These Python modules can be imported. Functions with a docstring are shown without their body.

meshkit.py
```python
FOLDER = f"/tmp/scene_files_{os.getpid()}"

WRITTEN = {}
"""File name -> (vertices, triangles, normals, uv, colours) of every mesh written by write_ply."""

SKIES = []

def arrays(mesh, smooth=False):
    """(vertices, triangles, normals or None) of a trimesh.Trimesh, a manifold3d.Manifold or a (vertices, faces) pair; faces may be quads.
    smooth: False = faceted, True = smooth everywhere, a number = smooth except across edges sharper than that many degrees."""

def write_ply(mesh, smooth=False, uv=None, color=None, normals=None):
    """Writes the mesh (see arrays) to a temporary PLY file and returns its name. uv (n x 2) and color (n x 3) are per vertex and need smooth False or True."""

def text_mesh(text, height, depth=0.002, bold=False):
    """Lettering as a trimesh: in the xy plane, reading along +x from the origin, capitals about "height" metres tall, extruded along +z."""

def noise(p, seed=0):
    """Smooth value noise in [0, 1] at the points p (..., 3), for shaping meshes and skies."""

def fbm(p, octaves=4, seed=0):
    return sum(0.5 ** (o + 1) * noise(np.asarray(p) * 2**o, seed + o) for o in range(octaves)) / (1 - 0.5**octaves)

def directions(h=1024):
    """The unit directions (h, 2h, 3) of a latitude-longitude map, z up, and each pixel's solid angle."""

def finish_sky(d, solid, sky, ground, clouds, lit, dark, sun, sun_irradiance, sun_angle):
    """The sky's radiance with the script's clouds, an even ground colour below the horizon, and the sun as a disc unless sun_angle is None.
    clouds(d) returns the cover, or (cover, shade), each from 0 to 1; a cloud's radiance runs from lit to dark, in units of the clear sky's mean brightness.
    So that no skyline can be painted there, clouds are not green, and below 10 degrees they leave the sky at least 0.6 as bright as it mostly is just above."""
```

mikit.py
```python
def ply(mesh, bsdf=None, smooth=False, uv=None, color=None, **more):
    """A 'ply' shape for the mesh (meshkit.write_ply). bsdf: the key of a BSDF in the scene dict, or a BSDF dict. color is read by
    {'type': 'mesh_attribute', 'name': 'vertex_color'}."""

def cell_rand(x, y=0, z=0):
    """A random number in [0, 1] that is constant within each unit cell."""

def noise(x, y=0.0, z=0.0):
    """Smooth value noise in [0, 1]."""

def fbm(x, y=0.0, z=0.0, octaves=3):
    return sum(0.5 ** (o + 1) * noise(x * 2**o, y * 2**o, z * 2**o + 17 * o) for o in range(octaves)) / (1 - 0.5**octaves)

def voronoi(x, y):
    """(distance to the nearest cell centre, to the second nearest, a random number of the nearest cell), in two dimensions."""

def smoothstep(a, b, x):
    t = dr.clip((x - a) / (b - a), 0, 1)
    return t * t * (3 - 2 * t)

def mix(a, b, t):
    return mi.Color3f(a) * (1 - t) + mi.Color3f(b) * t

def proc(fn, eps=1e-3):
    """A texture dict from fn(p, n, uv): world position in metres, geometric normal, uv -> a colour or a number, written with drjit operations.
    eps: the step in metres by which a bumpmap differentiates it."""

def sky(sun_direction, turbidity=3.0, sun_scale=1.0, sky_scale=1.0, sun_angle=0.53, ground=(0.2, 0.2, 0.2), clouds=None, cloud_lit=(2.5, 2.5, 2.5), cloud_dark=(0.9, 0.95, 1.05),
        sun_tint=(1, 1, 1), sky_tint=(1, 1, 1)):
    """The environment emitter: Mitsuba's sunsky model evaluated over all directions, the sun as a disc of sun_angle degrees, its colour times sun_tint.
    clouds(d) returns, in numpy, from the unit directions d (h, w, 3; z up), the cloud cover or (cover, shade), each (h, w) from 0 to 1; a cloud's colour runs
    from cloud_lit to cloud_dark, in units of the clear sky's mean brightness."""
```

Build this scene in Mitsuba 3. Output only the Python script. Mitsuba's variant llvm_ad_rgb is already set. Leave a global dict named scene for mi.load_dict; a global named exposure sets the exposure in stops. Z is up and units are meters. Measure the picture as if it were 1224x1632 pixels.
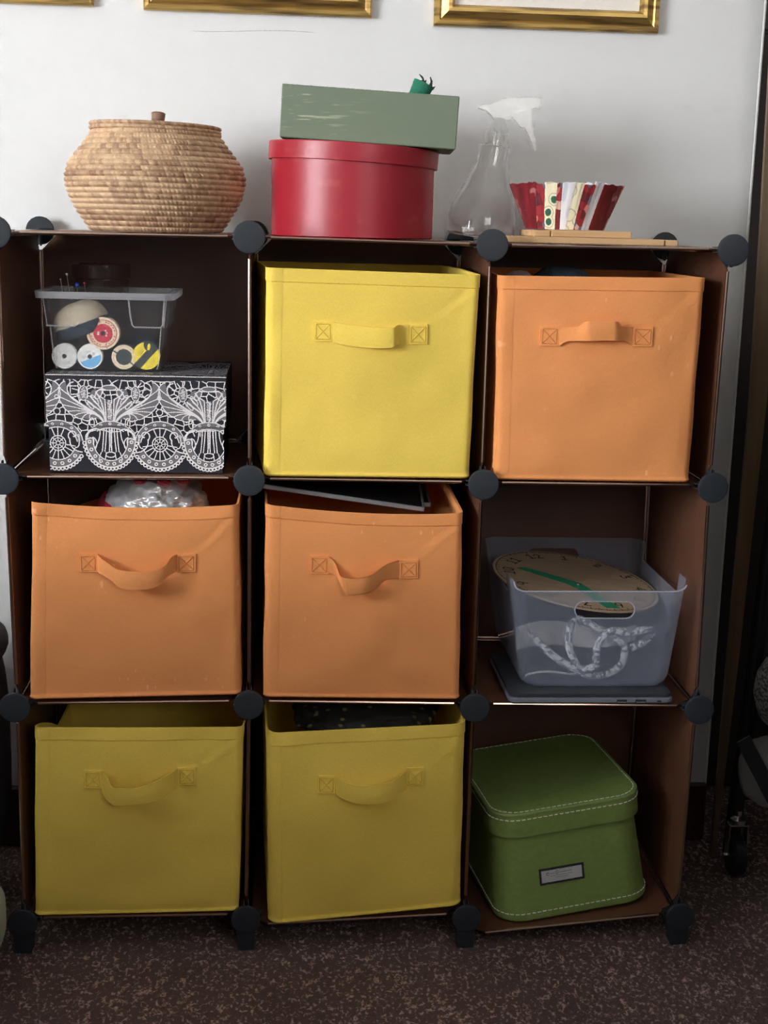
import math, random
import numpy as np, trimesh, drjit as dr, mitsuba as mi, mikit, meshkit, manifold3d
from shapely.geometry import Polygon, LineString, Point, box as sbox, MultiPolygon
from shapely import affinity, union_all
from scipy.interpolate import PchipInterpolator
from mikit import noise, fbm, voronoi, cell_rand, smoothstep, mix

rng = np.random.default_rng(7)
random.seed(7)
T = mi.ScalarTransform4f
PI = math.pi
scene, labels = {}, {}

# ------------------------------------------------------------------ camera, light, exposure
EYE = np.array([0.4228, -2.1238, 1.1920]); YAW, PITCH, ROLL = 0.07612, -0.20637, 0.02543
FWD = np.array([math.sin(YAW) * math.cos(PITCH), math.cos(YAW) * math.cos(PITCH), math.sin(PITCH)])
RGT = np.array([math.cos(YAW), -math.sin(YAW), 0.0]); UPV = np.cross(RGT, FWD)
UPR = -math.sin(ROLL) * RGT + math.cos(ROLL) * UPV
scene['camera'] = {'type': 'perspective', 'fov': 2 * math.degrees(math.atan(612 / 2195.8)), 'fov_axis': 'x', 'near_clip': 0.05, 'far_clip': 50.0,
                   'to_world': T().look_at(origin=EYE.tolist(), target=(EYE + FWD).tolist(), up=UPR.tolist())}
exposure = 0.0
scene['dim_surround'] = {'type': 'constant', 'radiance': {'type': 'rgb', 'value': [0.02, 0.021, 0.023]}}  # faint uniform light from all sides, added around the room
UNSEEN_LEFT_WINDOW = dict(y0=-2.9, y1=-1.1, z0=1.0, z1=2.2, rgb=[30.0, 31.0, 32.0])      # unseen window, its glowing pane placed to light the shelves from the left
UNSEEN_FRONT_WINDOW = dict(x0=0.9, x1=2.4, z0=1.4, z1=2.4, rgb=[6.0, 5.85, 5.7])         # unseen window facing the shelves, its glowing pane placed to brighten the right wall

# ------------------------------------------------------------------ materials
def rgbv(c): return {'type': 'rgb', 'value': [float(x) for x in c]}
def mat(key, color, rough=0.7, bump=None, bump_scale=1.0, eps=1e-3, **kw):
    col = mikit.proc(color) if callable(color) else rgbv(color)
    b = {'type': 'principled', 'base_color': col, 'roughness': float(rough), **kw}
    if bump is not None:
        b = {'type': 'bumpmap', 'arbitrary': mikit.proc(bump, eps=eps), 'scale': float(bump_scale), 'bsdf': b}
    scene[key] = {'type': 'twosided', 'bsdf': b}
    return key

def wall_fn(p, n, uv):
    s = fbm(p.x * 3, p.y * 3, p.z * 3)
    smear = smoothstep(0.76, 0.88, fbm(p.x * 14, p.y * 9, p.z * 22)) * 0.05
    pencil = smoothstep(0.0009, 0.0003, dr.abs(p.z - 1.5125 - 0.004 * dr.sin(p.x * 18) + 0.012 * (p.x - 0.36))) * smoothstep(0.25, 0.28, p.x) * smoothstep(0.48, 0.46, p.x) * 0.35
    return mix((0.745, 0.75, 0.745), (0.70, 0.70, 0.685), s) * (1 - smear - pencil)
mat('m_wall', wall_fn, 0.75)
mat('m_ceiling', (0.60, 0.59, 0.57), 0.9)
mat('m_room_wall', (0.30, 0.28, 0.26), 0.9)
mat('m_hall_wall', (0.16, 0.16, 0.145), 0.9)
def carpet_fn(p, n, uv):
    a = noise(p.x * 210, p.y * 150, 0.0); b = noise(p.x * 430 + 7, p.y * 360, 3.0); c = fbm(p.x * 6, p.y * 6, 0)
    f = smoothstep(0.50, 0.92, 0.55 * a + 0.45 * b)
    return mix((0.066, 0.040, 0.036), (0.32, 0.225, 0.20), f) * (0.75 + 0.5 * c)
mat('m_carpet', carpet_fn, 0.95)
def dark_wood_fn(p, n, uv):
    g = fbm(p.x * 60, p.y * 60, p.z * 4, octaves=4)
    return mix((0.055, 0.022, 0.016), (0.10, 0.042, 0.028), g)
mat('m_baseboard', (0.045, 0.012, 0.010), 0.5)
def board_fn(p, n, uv):
    g = fbm(p.x * 70, p.y * 70, p.z * 3, octaves=4)
    return mix((0.075, 0.045, 0.022), (0.19, 0.12, 0.062), g)
mat('m_board', board_fn, 0.55)
mat('m_dark_cabinet', (0.020, 0.013, 0.010), 0.6)
def panel_fn(p, n, uv):
    g = fbm(p.x * 9, p.y * 9, p.z * 9)
    return mix((0.086, 0.036, 0.020), (0.115, 0.049, 0.028), g)
mat('m_panel', panel_fn, 0.45, specular=0.5)
mat('m_wire', (0.50, 0.35, 0.28), 0.2, metallic=1.0)
mat('m_connector', (0.017, 0.021, 0.027), 0.5, specular=0.4)
def fabric(base, fuzz):
    def fn(p, n, uv):
        w = noise(p.x * 900, p.y * 900, p.z * 900); c = fbm(p.x * 7, p.y * 7, p.z * 7)
        lint = smoothstep(0.80, 0.90, noise(p.x * 160, p.y * 50, p.z * 70)) * smoothstep(0.6, 0.7, noise(p.x * 11 + 5, p.y * 11, p.z * 11)) * fuzz
        return mi.Color3f(base) * (0.84 + 0.14 * w + 0.14 * c) + mi.Color3f(0.5, 0.4, 0.3) * lint
    return fn
def weave(p, n, uv): return noise(p.x * 500, p.y * 500, p.z * 500)
mat('m_yellow', fabric((0.75, 0.545, 0.09), 0.05), 0.9, weave, 0.0004, 7e-4, sheen=0.3)
mat('m_orange', fabric((0.72, 0.275, 0.09), 0.25), 0.9, weave, 0.0004, 7e-4, sheen=0.3)
mat('m_yellow_thread', (0.62, 0.44, 0.06), 0.9)
mat('m_orange_thread', (0.58, 0.21, 0.06), 0.9)
def basket_fn(p, n, uv):
    row = dr.floor(uv.y); st = dr.floor(uv.x)
    r1 = cell_rand(row, st, 1.0); r2 = cell_rand(row, dr.floor(st / 9.0), 4.0); r3 = cell_rand(row, 3.0, 9.0)
    t = 0.40 * r1 + 0.35 * r2 + 0.25 * r3
    c = mix((0.55, 0.37, 0.22), (0.24, 0.125, 0.07), smoothstep(0.2, 0.95, t))
    gr = noise(uv.x * 6, uv.y * 3, 1.0)
    return c * (0.85 + 0.25 * gr)
mat('m_basket', basket_fn, 0.6)
mat('m_basket_knob', (0.20, 0.11, 0.075), 0.7)
def red_fn(p, n, uv):
    s = smoothstep(0.62, 0.80, fbm(p.x * 26, p.y * 26, p.z * 60)) * 0.25
    return mix((0.31, 0.012, 0.024), (0.44, 0.08, 0.09), s)
mat('m_red_paper', red_fn, 0.38, specular=0.5)
def green_paint_fn(p, n, uv):
    near = smoothstep(0.58, 0.44, p.x)
    s = smoothstep(0.60, 0.74, fbm(p.x * 22, p.y * 20, p.z * 220, octaves=3)) * near
    s2 = smoothstep(0.72, 0.80, fbm(p.x * 60 + 3, p.y * 20, p.z * 260, octaves=2)) * 0.35 * near
    return mix((0.140, 0.178, 0.120), (0.40, 0.42, 0.31), dr.minimum(s + s2, 1) * 0.75)
mat('m_green_paint', green_paint_fn, 0.6)
mat('m_green_felt', (0.015, 0.145, 0.085), 0.9, sheen=0.4)
mat('m_claw', (0.018, 0.012, 0.020), 0.5)
def plank_fn(p, n, uv):
    g = fbm(p.x * 5, p.y * 90, p.z * 120, octaves=3)
    return mix((0.62, 0.40, 0.20), (0.42, 0.25, 0.12), g)
mat('m_plank', plank_fn, 0.6)
def floral_fn(p, n, uv):
    a, b, c = voronoi(uv.x * 52, uv.y * 46)
    leaf = smoothstep(0.30, 0.22, a) * smoothstep(0.35, 0.5, c)
    ring = smoothstep(0.06, 0.03, dr.abs(a - 0.42)) * 0.7
    col = dr.select(c > 0.72, mi.Color3f(0.02, 0.05, 0.16), dr.select(c > 0.5, mi.Color3f(0.03, 0.11, 0.07), mi.Color3f(0.10, 0.07, 0.05)))
    base = mi.Color3f(0.80, 0.74, 0.52)
    return base * (1 - leaf) * (1 - 0.5 * ring) + col * leaf
mat('m_paper_floral', floral_fn, 0.5)
def redprint_fn(p, n, uv):
    a, b, c = voronoi(uv.x * 85 + 4, uv.y * 75)
    e = smoothstep(0.0, 0.12, b - a)
    pal = dr.select(c > 0.82, mi.Color3f(0.16, 0.13, 0.20), dr.select(c > 0.62, mi.Color3f(0.62, 0.20, 0.17), dr.select(c > 0.5, mi.Color3f(0.66, 0.42, 0.33), dr.select(c > 0.25, mi.Color3f(0.30, 0.028, 0.036), mi.Color3f(0.16, 0.022, 0.028)))))
    return pal * (0.6 + 0.4 * e)
mat('m_paper_print', redprint_fn, 0.45)
def maroon_fn(p, n, uv):
    s = fbm(uv.x * 60, uv.y * 35, 2.0); k = smoothstep(0.64, 0.74, fbm(uv.x * 45 + 9, uv.y * 70, 5.0))
    return mix(mi.Color3f(0.17, 0.014, 0.020) * (0.5 + s), (0.50, 0.22, 0.20), k * 0.6)
mat('m_paper_maroon', maroon_fn, 0.4)
def white_paper_fn(p, n, uv):
    k = smoothstep(0.60, 0.75, noise(uv.x * 260, uv.y * 45, 1.0)) * smoothstep(0.02, 0.0, dr.abs(uv.x - 0.0)) 
    return mix((0.80, 0.79, 0.80), (0.55, 0.56, 0.66), smoothstep(0.55, 0.8, noise(uv.x * 300, uv.y * 40, 1.0)) * 0.7)
mat('m_paper_white', white_paper_fn, 0.6)
mat('m_white', (0.78, 0.77, 0.75), 0.6)
mat('m_lace_ground', (0.010, 0.010, 0.016), 0.45)
mat('m_lace_line', (0.66, 0.63, 0.63), 0.6)
mat('m_lace_fill', (0.135, 0.125, 0.135), 0.6)
mat('m_blue_label', (0.16, 0.42, 0.70), 0.5)
mat('m_red_label', (0.48, 0.03, 0.05), 0.5)
mat('m_cream', (0.66, 0.53, 0.38), 0.7)
mat('m_yellow_label', (0.80, 0.62, 0.04), 0.5)
mat('m_ink', (0.018, 0.018, 0.022), 0.6)
mat('m_grey_ink', (0.22, 0.22, 0.24), 0.6)
mat('m_dark_thread', (0.035, 0.045, 0.045), 0.8)
def cushion_fn(p, n, uv):
    return mix((0.56, 0.48, 0.36), (0.42, 0.35, 0.25), fbm(p.x * 90, p.y * 90, p.z * 90))
mat('m_cushion', cushion_fn, 0.95)
mat('m_navy', (0.030, 0.042, 0.060), 0.9)
mat('m_steel', (0.65, 0.65, 0.66), 0.25, metallic=1.0)
mat('m_pin_blue', (0.02, 0.06, 0.35), 0.3)
mat('m_pin_red', (0.45, 0.04, 0.09), 0.3)
def cardboard_fn(p, n, uv):
    return mix((0.46, 0.335, 0.225), (0.37, 0.265, 0.175), fbm(p.x * 30, p.y * 200, 0))
mat('m_cardboard', cardboard_fn, 0.85)
mat('m_stripe_green', (0.03, 0.26, 0.13), 0.7)
def rope_fn(p, n, uv):
    k = dr.select((cell_rand(dr.floor(uv.x * 1.0 + dr.floor(uv.y) * 0.5), dr.floor(uv.y), 0.0) > 0.42), 1.0, 0.0)
    return mix((0.20, 0.21, 0.26), (0.88, 0.88, 0.88), k)
mat('m_rope', rope_fn, 0.8)
mat('m_laptop', (0.34, 0.37, 0.44), 0.35, metallic=0.6)
mat('m_laptop_dark', (0.035, 0.037, 0.045), 0.35)
def leather_fn(p, n, uv):
    return mi.Color3f(0.185, 0.262, 0.072) * (0.88 + 0.24 * fbm(p.x * 150, p.y * 150, p.z * 150))
def leather_bump(p, n, uv):
    return noise(p.x * 420, p.y * 420, p.z * 420)
mat('m_leather', leather_fn, 0.5, leather_bump, 0.0003, 7e-4)
mat('m_stitch', (0.74, 0.74, 0.62), 0.8)
mat('m_label_card', (0.55, 0.55, 0.56), 0.5)
def gold_fn(p, n, uv):
    return mix((0.60, 0.40, 0.13), (0.22, 0.14, 0.055), smoothstep(0.35, 0.75, fbm(p.x * 14, p.y * 40, p.z * 120)))
mat('m_gold', gold_fn, 0.36, metallic=0.85)
mat('m_mat_board', (0.80, 0.75, 0.68), 0.8)
mat('m_bag_black', (0.022, 0.023, 0.027), 0.6)
mat('m_bag_trim', (0.10, 0.07, 0.055), 0.7)
mat('m_sage', (0.27, 0.30, 0.24), 0.8)
def fleece_fn(p, n, uv):
    return mix((0.09, 0.09, 0.088), (0.33, 0.33, 0.32), smoothstep(0.3, 0.75, noise(p.x * 260, p.y * 260, p.z * 260)))
mat('m_fleece', fleece_fn, 0.95)
mat('m_grey_cloth', (0.24, 0.24, 0.235), 0.8)
mat('m_black_metal', (0.012, 0.012, 0.014), 0.35)
mat('m_foil', (0.80, 0.80, 0.82), 0.3, metallic=0.55)
mat('m_foil_red', (0.42, 0.03, 0.05), 0.3)
mat('m_dark_glass', (0.014, 0.014, 0.016), 0.12)
mat('m_edge_silver', (0.6, 0.6, 0.62), 0.25, metallic=0.8)
mat('m_teal_cloth', (0.06, 0.09, 0.12), 0.8)
mat('m_rose_cloth', (0.34, 0.24, 0.24), 0.8)
def dark_floral_fn(p, n, uv):
    a, b, c = voronoi(p.x * 55, p.y * 55 + p.z * 40)
    return mix((0.012, 0.012, 0.010), (0.16, 0.13, 0.06), smoothstep(0.3, 0.1, a) * smoothstep(0.6, 0.8, c))
mat('m_dark_floral', dark_floral_fn, 0.85)
mat('m_unseen_sofa', (0.10, 0.09, 0.085), 0.9)
mat('m_window_frame', (0.7, 0.7, 0.69), 0.5)
def plastic(key, tint, w, ior=1.35):      # thin clear plastic with a milky share w
    scene[key] = {'type': 'blendbsdf', 'weight': float(w), 'a_clear': {'type': 'thindielectric', 'int_ior': ior},
                  'b_milk': {'type': 'principledthin', 'base_color': rgbv(tint), 'roughness': 0.5, 'diff_trans': 1.1}}
    return key
plastic('m_clear', (0.78, 0.84, 0.92), 0.034, 1.18)
plastic('m_tub_rim', (0.85, 0.86, 0.90), 0.42)
plastic('m_frosted', (0.72, 0.80, 0.97), 0.19, 1.2)
plastic('m_frosted_edge', (0.80, 0.84, 0.95), 0.6)
plastic('m_sprayer', (0.62, 0.62, 0.54), 0.07, 1.25)
plastic('m_bottle', (0.85, 0.83, 0.84), 0.02, 1.45)
plastic('m_jar', (0.10, 0.06, 0.06), 0.30)
plastic('m_bag_clear', (0.6, 0.6, 0.6), 0.45)
scene['m_water'] = {'type': 'dielectric', 'int_ior': 1.33, 'ext_ior': 1.0}

# ------------------------------------------------------------------ helpers
def obj(key, mesh, m, smooth=False, uv=None, kind=None, label=None):
    base, k = key, 0
    while key in scene:
        k += 1; key = f'{base}_{k:03d}'
    scene[key] = mikit.ply(mesh, m, smooth, uv=uv)
    if kind or label:
        labels[key] = {**({'kind': kind} if kind else {}), **({'label': label} if label else {})}
    return key
def tag(key, label, cat, group=None, kind=None):
    labels[key] = {'label': label, 'category': cat}
    if group: labels[key]['group'] = group
    if kind: labels[key]['kind'] = kind
def struct(key, mesh, m, smooth=False, label=None):
    obj(key, mesh, m, smooth); labels[key] = {'kind': 'structure', **({'label': label} if label else {})}
def cat(ms): return trimesh.util.concatenate(list(ms))
def place(mesh, loc=(0, 0, 0), rx=0, ry=0, rz=0):
    m = mesh.copy()
    R = trimesh.transformations.euler_matrix(math.radians(rx), math.radians(ry), math.radians(rz), 'sxyz')
    R[:3, 3] = loc
    m.apply_transform(R); return m
def hull(pts): return trimesh.convex.convex_hull(np.asarray(pts, float))
def bbox(x0, x1, y0, y1, z0, z1, c=0.0015):
    """a box with chamfered edges"""
    lo, hi = np.array([x0, y0, z0], float), np.array([x1, y1, z1], float)
    c = min(c, 0.45 * (hi - lo).min()); P = []
    for sx in (0, 1):
        for sy in (0, 1):
            for sz in (0, 1):
                p = np.where([sx, sy, sz], hi, lo); s = np.where([sx, sy, sz], -1, 1) * c
                for k in range(3):
                    q = p + s; q[k] = p[k]; P.append(q)
    return hull(P)
def loft(loops, cap0=True, cap1=True):
    L = np.array(loops, float); k, n = L.shape[:2]
    v = L.reshape(-1, 3); i = np.arange(n); j = (i + 1) % n; F = []
    for r in range(k - 1):
        a, b = r * n, (r + 1) * n
        F += [np.stack([a + i, a + j, b + j], 1), np.stack([a + i, b + j, b + i], 1)]
    extra = []
    if cap0:
        extra.append(L[0].mean(0)); c = len(v) + len(extra) - 1; F.append(np.stack([j, i, i * 0 + c], 1))
    if cap1:
        extra.append(L[-1].mean(0)); c = len(v) + len(extra) - 1; a = (k - 1) * n; F.append(np.stack([a + i, a + j, i * 0 + c], 1))
    if extra: v = np.vstack([v, extra])
    return trimesh.Trimesh(v, np.vstack(F), process=False)
def lathe(prof, n=64, c0=True, c1=True):
    a = np.arange(n) * 2 * PI / n
    return loft([np.stack([r * np.cos(a), r * np.sin(a), 0 * a + z], 1) for r, z in prof], c0, c1)
def tube(path, r, n=8, closed=False):
    p = np.asarray(path, float); rr = np.broadcast_to(r, len(p))
    t = np.gradient(p, axis=0); t /= np.linalg.norm(t, axis=1, keepdims=True) + 1e-12
    u = np.cross(t[0], [0, 0, 1.0] if abs(t[0][2]) < 0.9 else [1.0, 0, 0]); loops = []
    a = np.arange(n) * 2 * PI / n
    for k in range(len(p)):
        u = u - t[k] * (u @ t[k]); u /= np.linalg.norm(u); w = np.cross(t[k], u)
        loops.append(p[k] + rr[k] * (np.cos(a)[:, None] * u + np.sin(a)[:, None] * w))
    return loft(loops)
def extr(poly, h):
    gs = [g for g in getattr(poly, 'geoms', [poly]) if g.geom_type == 'Polygon' and g.area > 1e-10]
    return cat([trimesh.creation.extrude_polygon(g, h, engine='earcut') for g in gs])
def flat_xz(mesh, x, y, z):
    """a mesh drawn in xy and extruded along +z, stood up to face -y at (x, y, z)"""
    m = mesh.copy(); v = m.vertices.copy()
    m.vertices = np.stack([x + v[:, 0], y - v[:, 2], z + v[:, 1]], 1); return m
def rrect(w, d, r, n=6):
    pts = []
    for cx, cy, a0 in ((w / 2 - r, d / 2 - r, 0), (-w / 2 + r, d / 2 - r, 90), (-w / 2 + r, -d / 2 + r, 180), (w / 2 - r, -d / 2 + r, 270)):
        for k in range(n + 1):
            a = math.radians(a0 + 90 * k / n); pts.append((cx + r * math.cos(a), cy + r * math.sin(a)))
    return np.array(pts)
def blob(c, r, seed, amp=0.12, freq=4.0, sub=4, squash=None):
    s = trimesh.creation.icosphere(subdivisions=sub); v = s.vertices.copy()
    d = 1 + amp * 2 * (meshkit.fbm(v * freq / 2 + seed * 3.1 + 20, 3, seed) - 0.5)
    if squash: v = np.sign(v) * np.abs(v) ** squash
    s.vertices = np.asarray(c) + v * d[:, None] * np.asarray(r); return s
def to_man(m): return manifold3d.Manifold(manifold3d.Mesh(np.asarray(m.vertices, np.float32), np.asarray(m.faces, np.uint32)))
def from_man(m):
    q = m.to_mesh(); return trimesh.Trimesh(q.vert_properties[:, :3], q.tri_verts, process=False)

# ------------------------------------------------------------------ the room
WALL_Y, WALL_X = 0.40, 1.272
gx, gy = np.arange(-0.12, 1.60, 0.0032), np.arange(-0.42, 0.46, 0.0032)
X, Y = np.meshgrid(gx, gy, indexing='ij')
P2 = np.stack([X * 170, Y * 130, X * 0], -1)
Z = 0.0045 * (meshkit.noise(P2, 1) - 0.75) + 0.002 * (meshkit.noise(P2 * 2.1, 2) - 0.6)
edge = (X < gx[1]) | (X > gx[-2]) | (Y < gy[1]) | (Y > gy[-2]); Z[edge] = -0.004
Z = np.minimum(Z, 0.0)
nx, ny = X.shape; I = np.arange(nx * ny).reshape(nx, ny)
Q = np.stack([I[:-1, :-1], I[1:, :-1], I[1:, 1:], I[:-1, 1:]], -1).reshape(-1, 4)
fm = trimesh.Trimesh(np.stack([X, Y, Z], -1).reshape(-1, 3), np.vstack([Q[:, [0, 1, 2]], Q[:, [0, 2, 3]]]), process=False)
struct('floor', cat([fm, bbox(-2.6, 3.2, -3.6, 2.2, -0.06, -0.004, 0.001)]), 'm_carpet', label='speckled dark brown loop carpet')
wl = hull([(x, y, z) for z in (0, 2.5) for x, y in ((-2.6, 0.40), (WALL_X - 0.004, 0.40), (WALL_X, 0.404), (WALL_X, 0.52), (-2.6, 0.52))])
struct('wall_back', wl, 'm_wall', label='white painted wall behind the cube shelves')
struct('trim_1', bbox(WALL_X - 0.0035, WALL_X + 0.0015, 0.3985, 0.52, 0.0, 2.5, 0.0015), 'm_white', label='white corner edge of the wall')
struct('baseboard_back', bbox(-2.35, WALL_X, 0.386, 0.40, 0.0, 0.12, 0.004), 'm_baseboard', label='dark red brown skirting board')
struct('ceiling', bbox(-2.6, 3.2, -3.6, 2.2, 2.5, 2.56, 0.001), 'm_ceiling')
W = UNSEEN_LEFT_WINDOW
lw = cat([bbox(-2.45, -2.35, -3.6, W['y0'], 0, 2.5, .001), bbox(-2.45, -2.35, W['y1'], 0.40, 0, 2.5, .001), bbox(-2.45, -2.35, W['y0'], W['y1'], 0, W['z0'], .001), bbox(-2.45, -2.35, W['y0'], W['y1'], W['z1'], 2.5, .001)])
struct('wall_left', lw, 'm_room_wall')
V = UNSEEN_FRONT_WINDOW
fw = cat([bbox(-2.6, V['x0'], -3.6, -3.5, 0, 2.5, .001), bbox(V['x1'], 3.2, -3.6, -3.5, 0, 2.5, .001), bbox(V['x0'], V['x1'], -3.6, -3.5, 0, V['z0'], .001), bbox(V['x0'], V['x1'], -3.6, -3.5, V['z1'], 2.5, .001)])
struct('wall_front', fw, 'm_room_wall')
struct('wall_right', bbox(3.0, 3.2, -3.6, 2.2, 0, 2.5, .001), 'm_room_wall')
struct('wall_hall', bbox(1.1, 3.2, 1.9, 2.2, 0, 2.5, .001), 'm_hall_wall')
struct('wall_hall_left', bbox(1.1, WALL_X - 0.01, 0.52, 1.9, 0, 2.5, .001), 'm_hall_wall')
def rect_mesh(a, b, c, d): return trimesh.Trimesh([a, b, c, d], [[0, 1, 2], [0, 2, 3]], process=False)
def lit_pane(key, quad, rgb):
    scene[key] = {**mikit.ply(rect_mesh(*quad), 'm_white'), 'emitter': {'type': 'area', 'radiance': rgbv(rgb)}}
    labels[key] = {'kind': 'structure'}
ym = (W['y0'] + W['y1']) / 2
struct('unseen_window_1', cat([bbox(-2.43, -2.37, a - .03, a + .03, W['z0'], W['z1'], .004) for a in (W['y0'] + .03, ym, W['y1'] - .03)] + [bbox(-2.43, -2.37, W['y0'], W['y1'], z - .03, z + .03, .004) for z in (W['z0'] + .03, W['z1'] - .03)]), 'm_window_frame')  # frame of the unseen left window that lights the shelves
lit_pane('unseen_window_1__pane', [(-2.425, W['y0'], W['z0']), (-2.425, W['y1'], W['z0']), (-2.425, W['y1'], W['z1']), (-2.425, W['y0'], W['z1'])], W['rgb'])
xm = (V['x0'] + V['x1']) / 2
struct('unseen_window_2', cat([bbox(a - .03, a + .03, -3.58, -3.52, V['z0'], V['z1'], .004) for a in (V['x0'] + .03, xm, V['x1'] - .03)] + [bbox(V['x0'], V['x1'], -3.58, -3.52, z - .03, z + .03, .004) for z in (V['z0'] + .03, V['z1'] - .03)]), 'm_window_frame')  # frame of the unseen front window that lights the wall
lit_pane('unseen_window_2__pane', [(V['x1'], -3.575, V['z0']), (V['x0'], -3.575, V['z0']), (V['x0'], -3.575, V['z1']), (V['x1'], -3.575, V['z1'])], V['rgb'])

# out-of-view furniture placed to shade the lower rows from the windows
def unseen_sofa(key, f, w, d, hb, label):
    for nm, q in (('seat', (0, w, .2, d, .03, .44)), ('backrest', (0, w, 0, .22, .03, hb)), ('armrest', (0, .18, 0, d, .03, .62)), ('armrest', (w - .18, w, 0, d, .03, .62))):
        obj(f'{key}__{nm}', f(bbox(*q, .035)), 'm_unseen_sofa')
    tag(key, label, 'unseen_sofa')
unseen_sofa('unseen_sofa', lambda m: place(m, (-0.02, -0.52, 0), rz=180), 1.35, .85, .90, 'dark upholstered couch out of view at the left, placed to shade the lower bins')
unseen_sofa('unseen_sofa_001', lambda m: place(m, (2.2, -1.85, 0), rz=180), 2.4, .9, .94, 'dark upholstered couch out of view before the far window, placed to shade the bottom row')

obj('unseen_chest_of_drawers__body', bbox(1.19, 2.1, -1.05, -.44, .05, 1.25, .006), 'm_dark_cabinet')  # out of view, placed to shade the wall strip and carpet at right
for k in range(4): obj('unseen_chest_of_drawers__drawer', bbox(1.21, 2.08, -.44, -.425, .08 + k * .29, .35 + k * .29, .004), 'm_dark_cabinet')
for x in (1.25, 2.05):
    for y in (-1.0, -.5): obj('unseen_chest_of_drawers__leg', bbox(x - .02, x + .02, y - .02, y + .02, 0, .05, .003), 'm_dark_cabinet')
tag('unseen_chest_of_drawers', 'dark wooden chest of drawers out of view at the right, placed to darken the lower right', 'chest of drawers')

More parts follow.
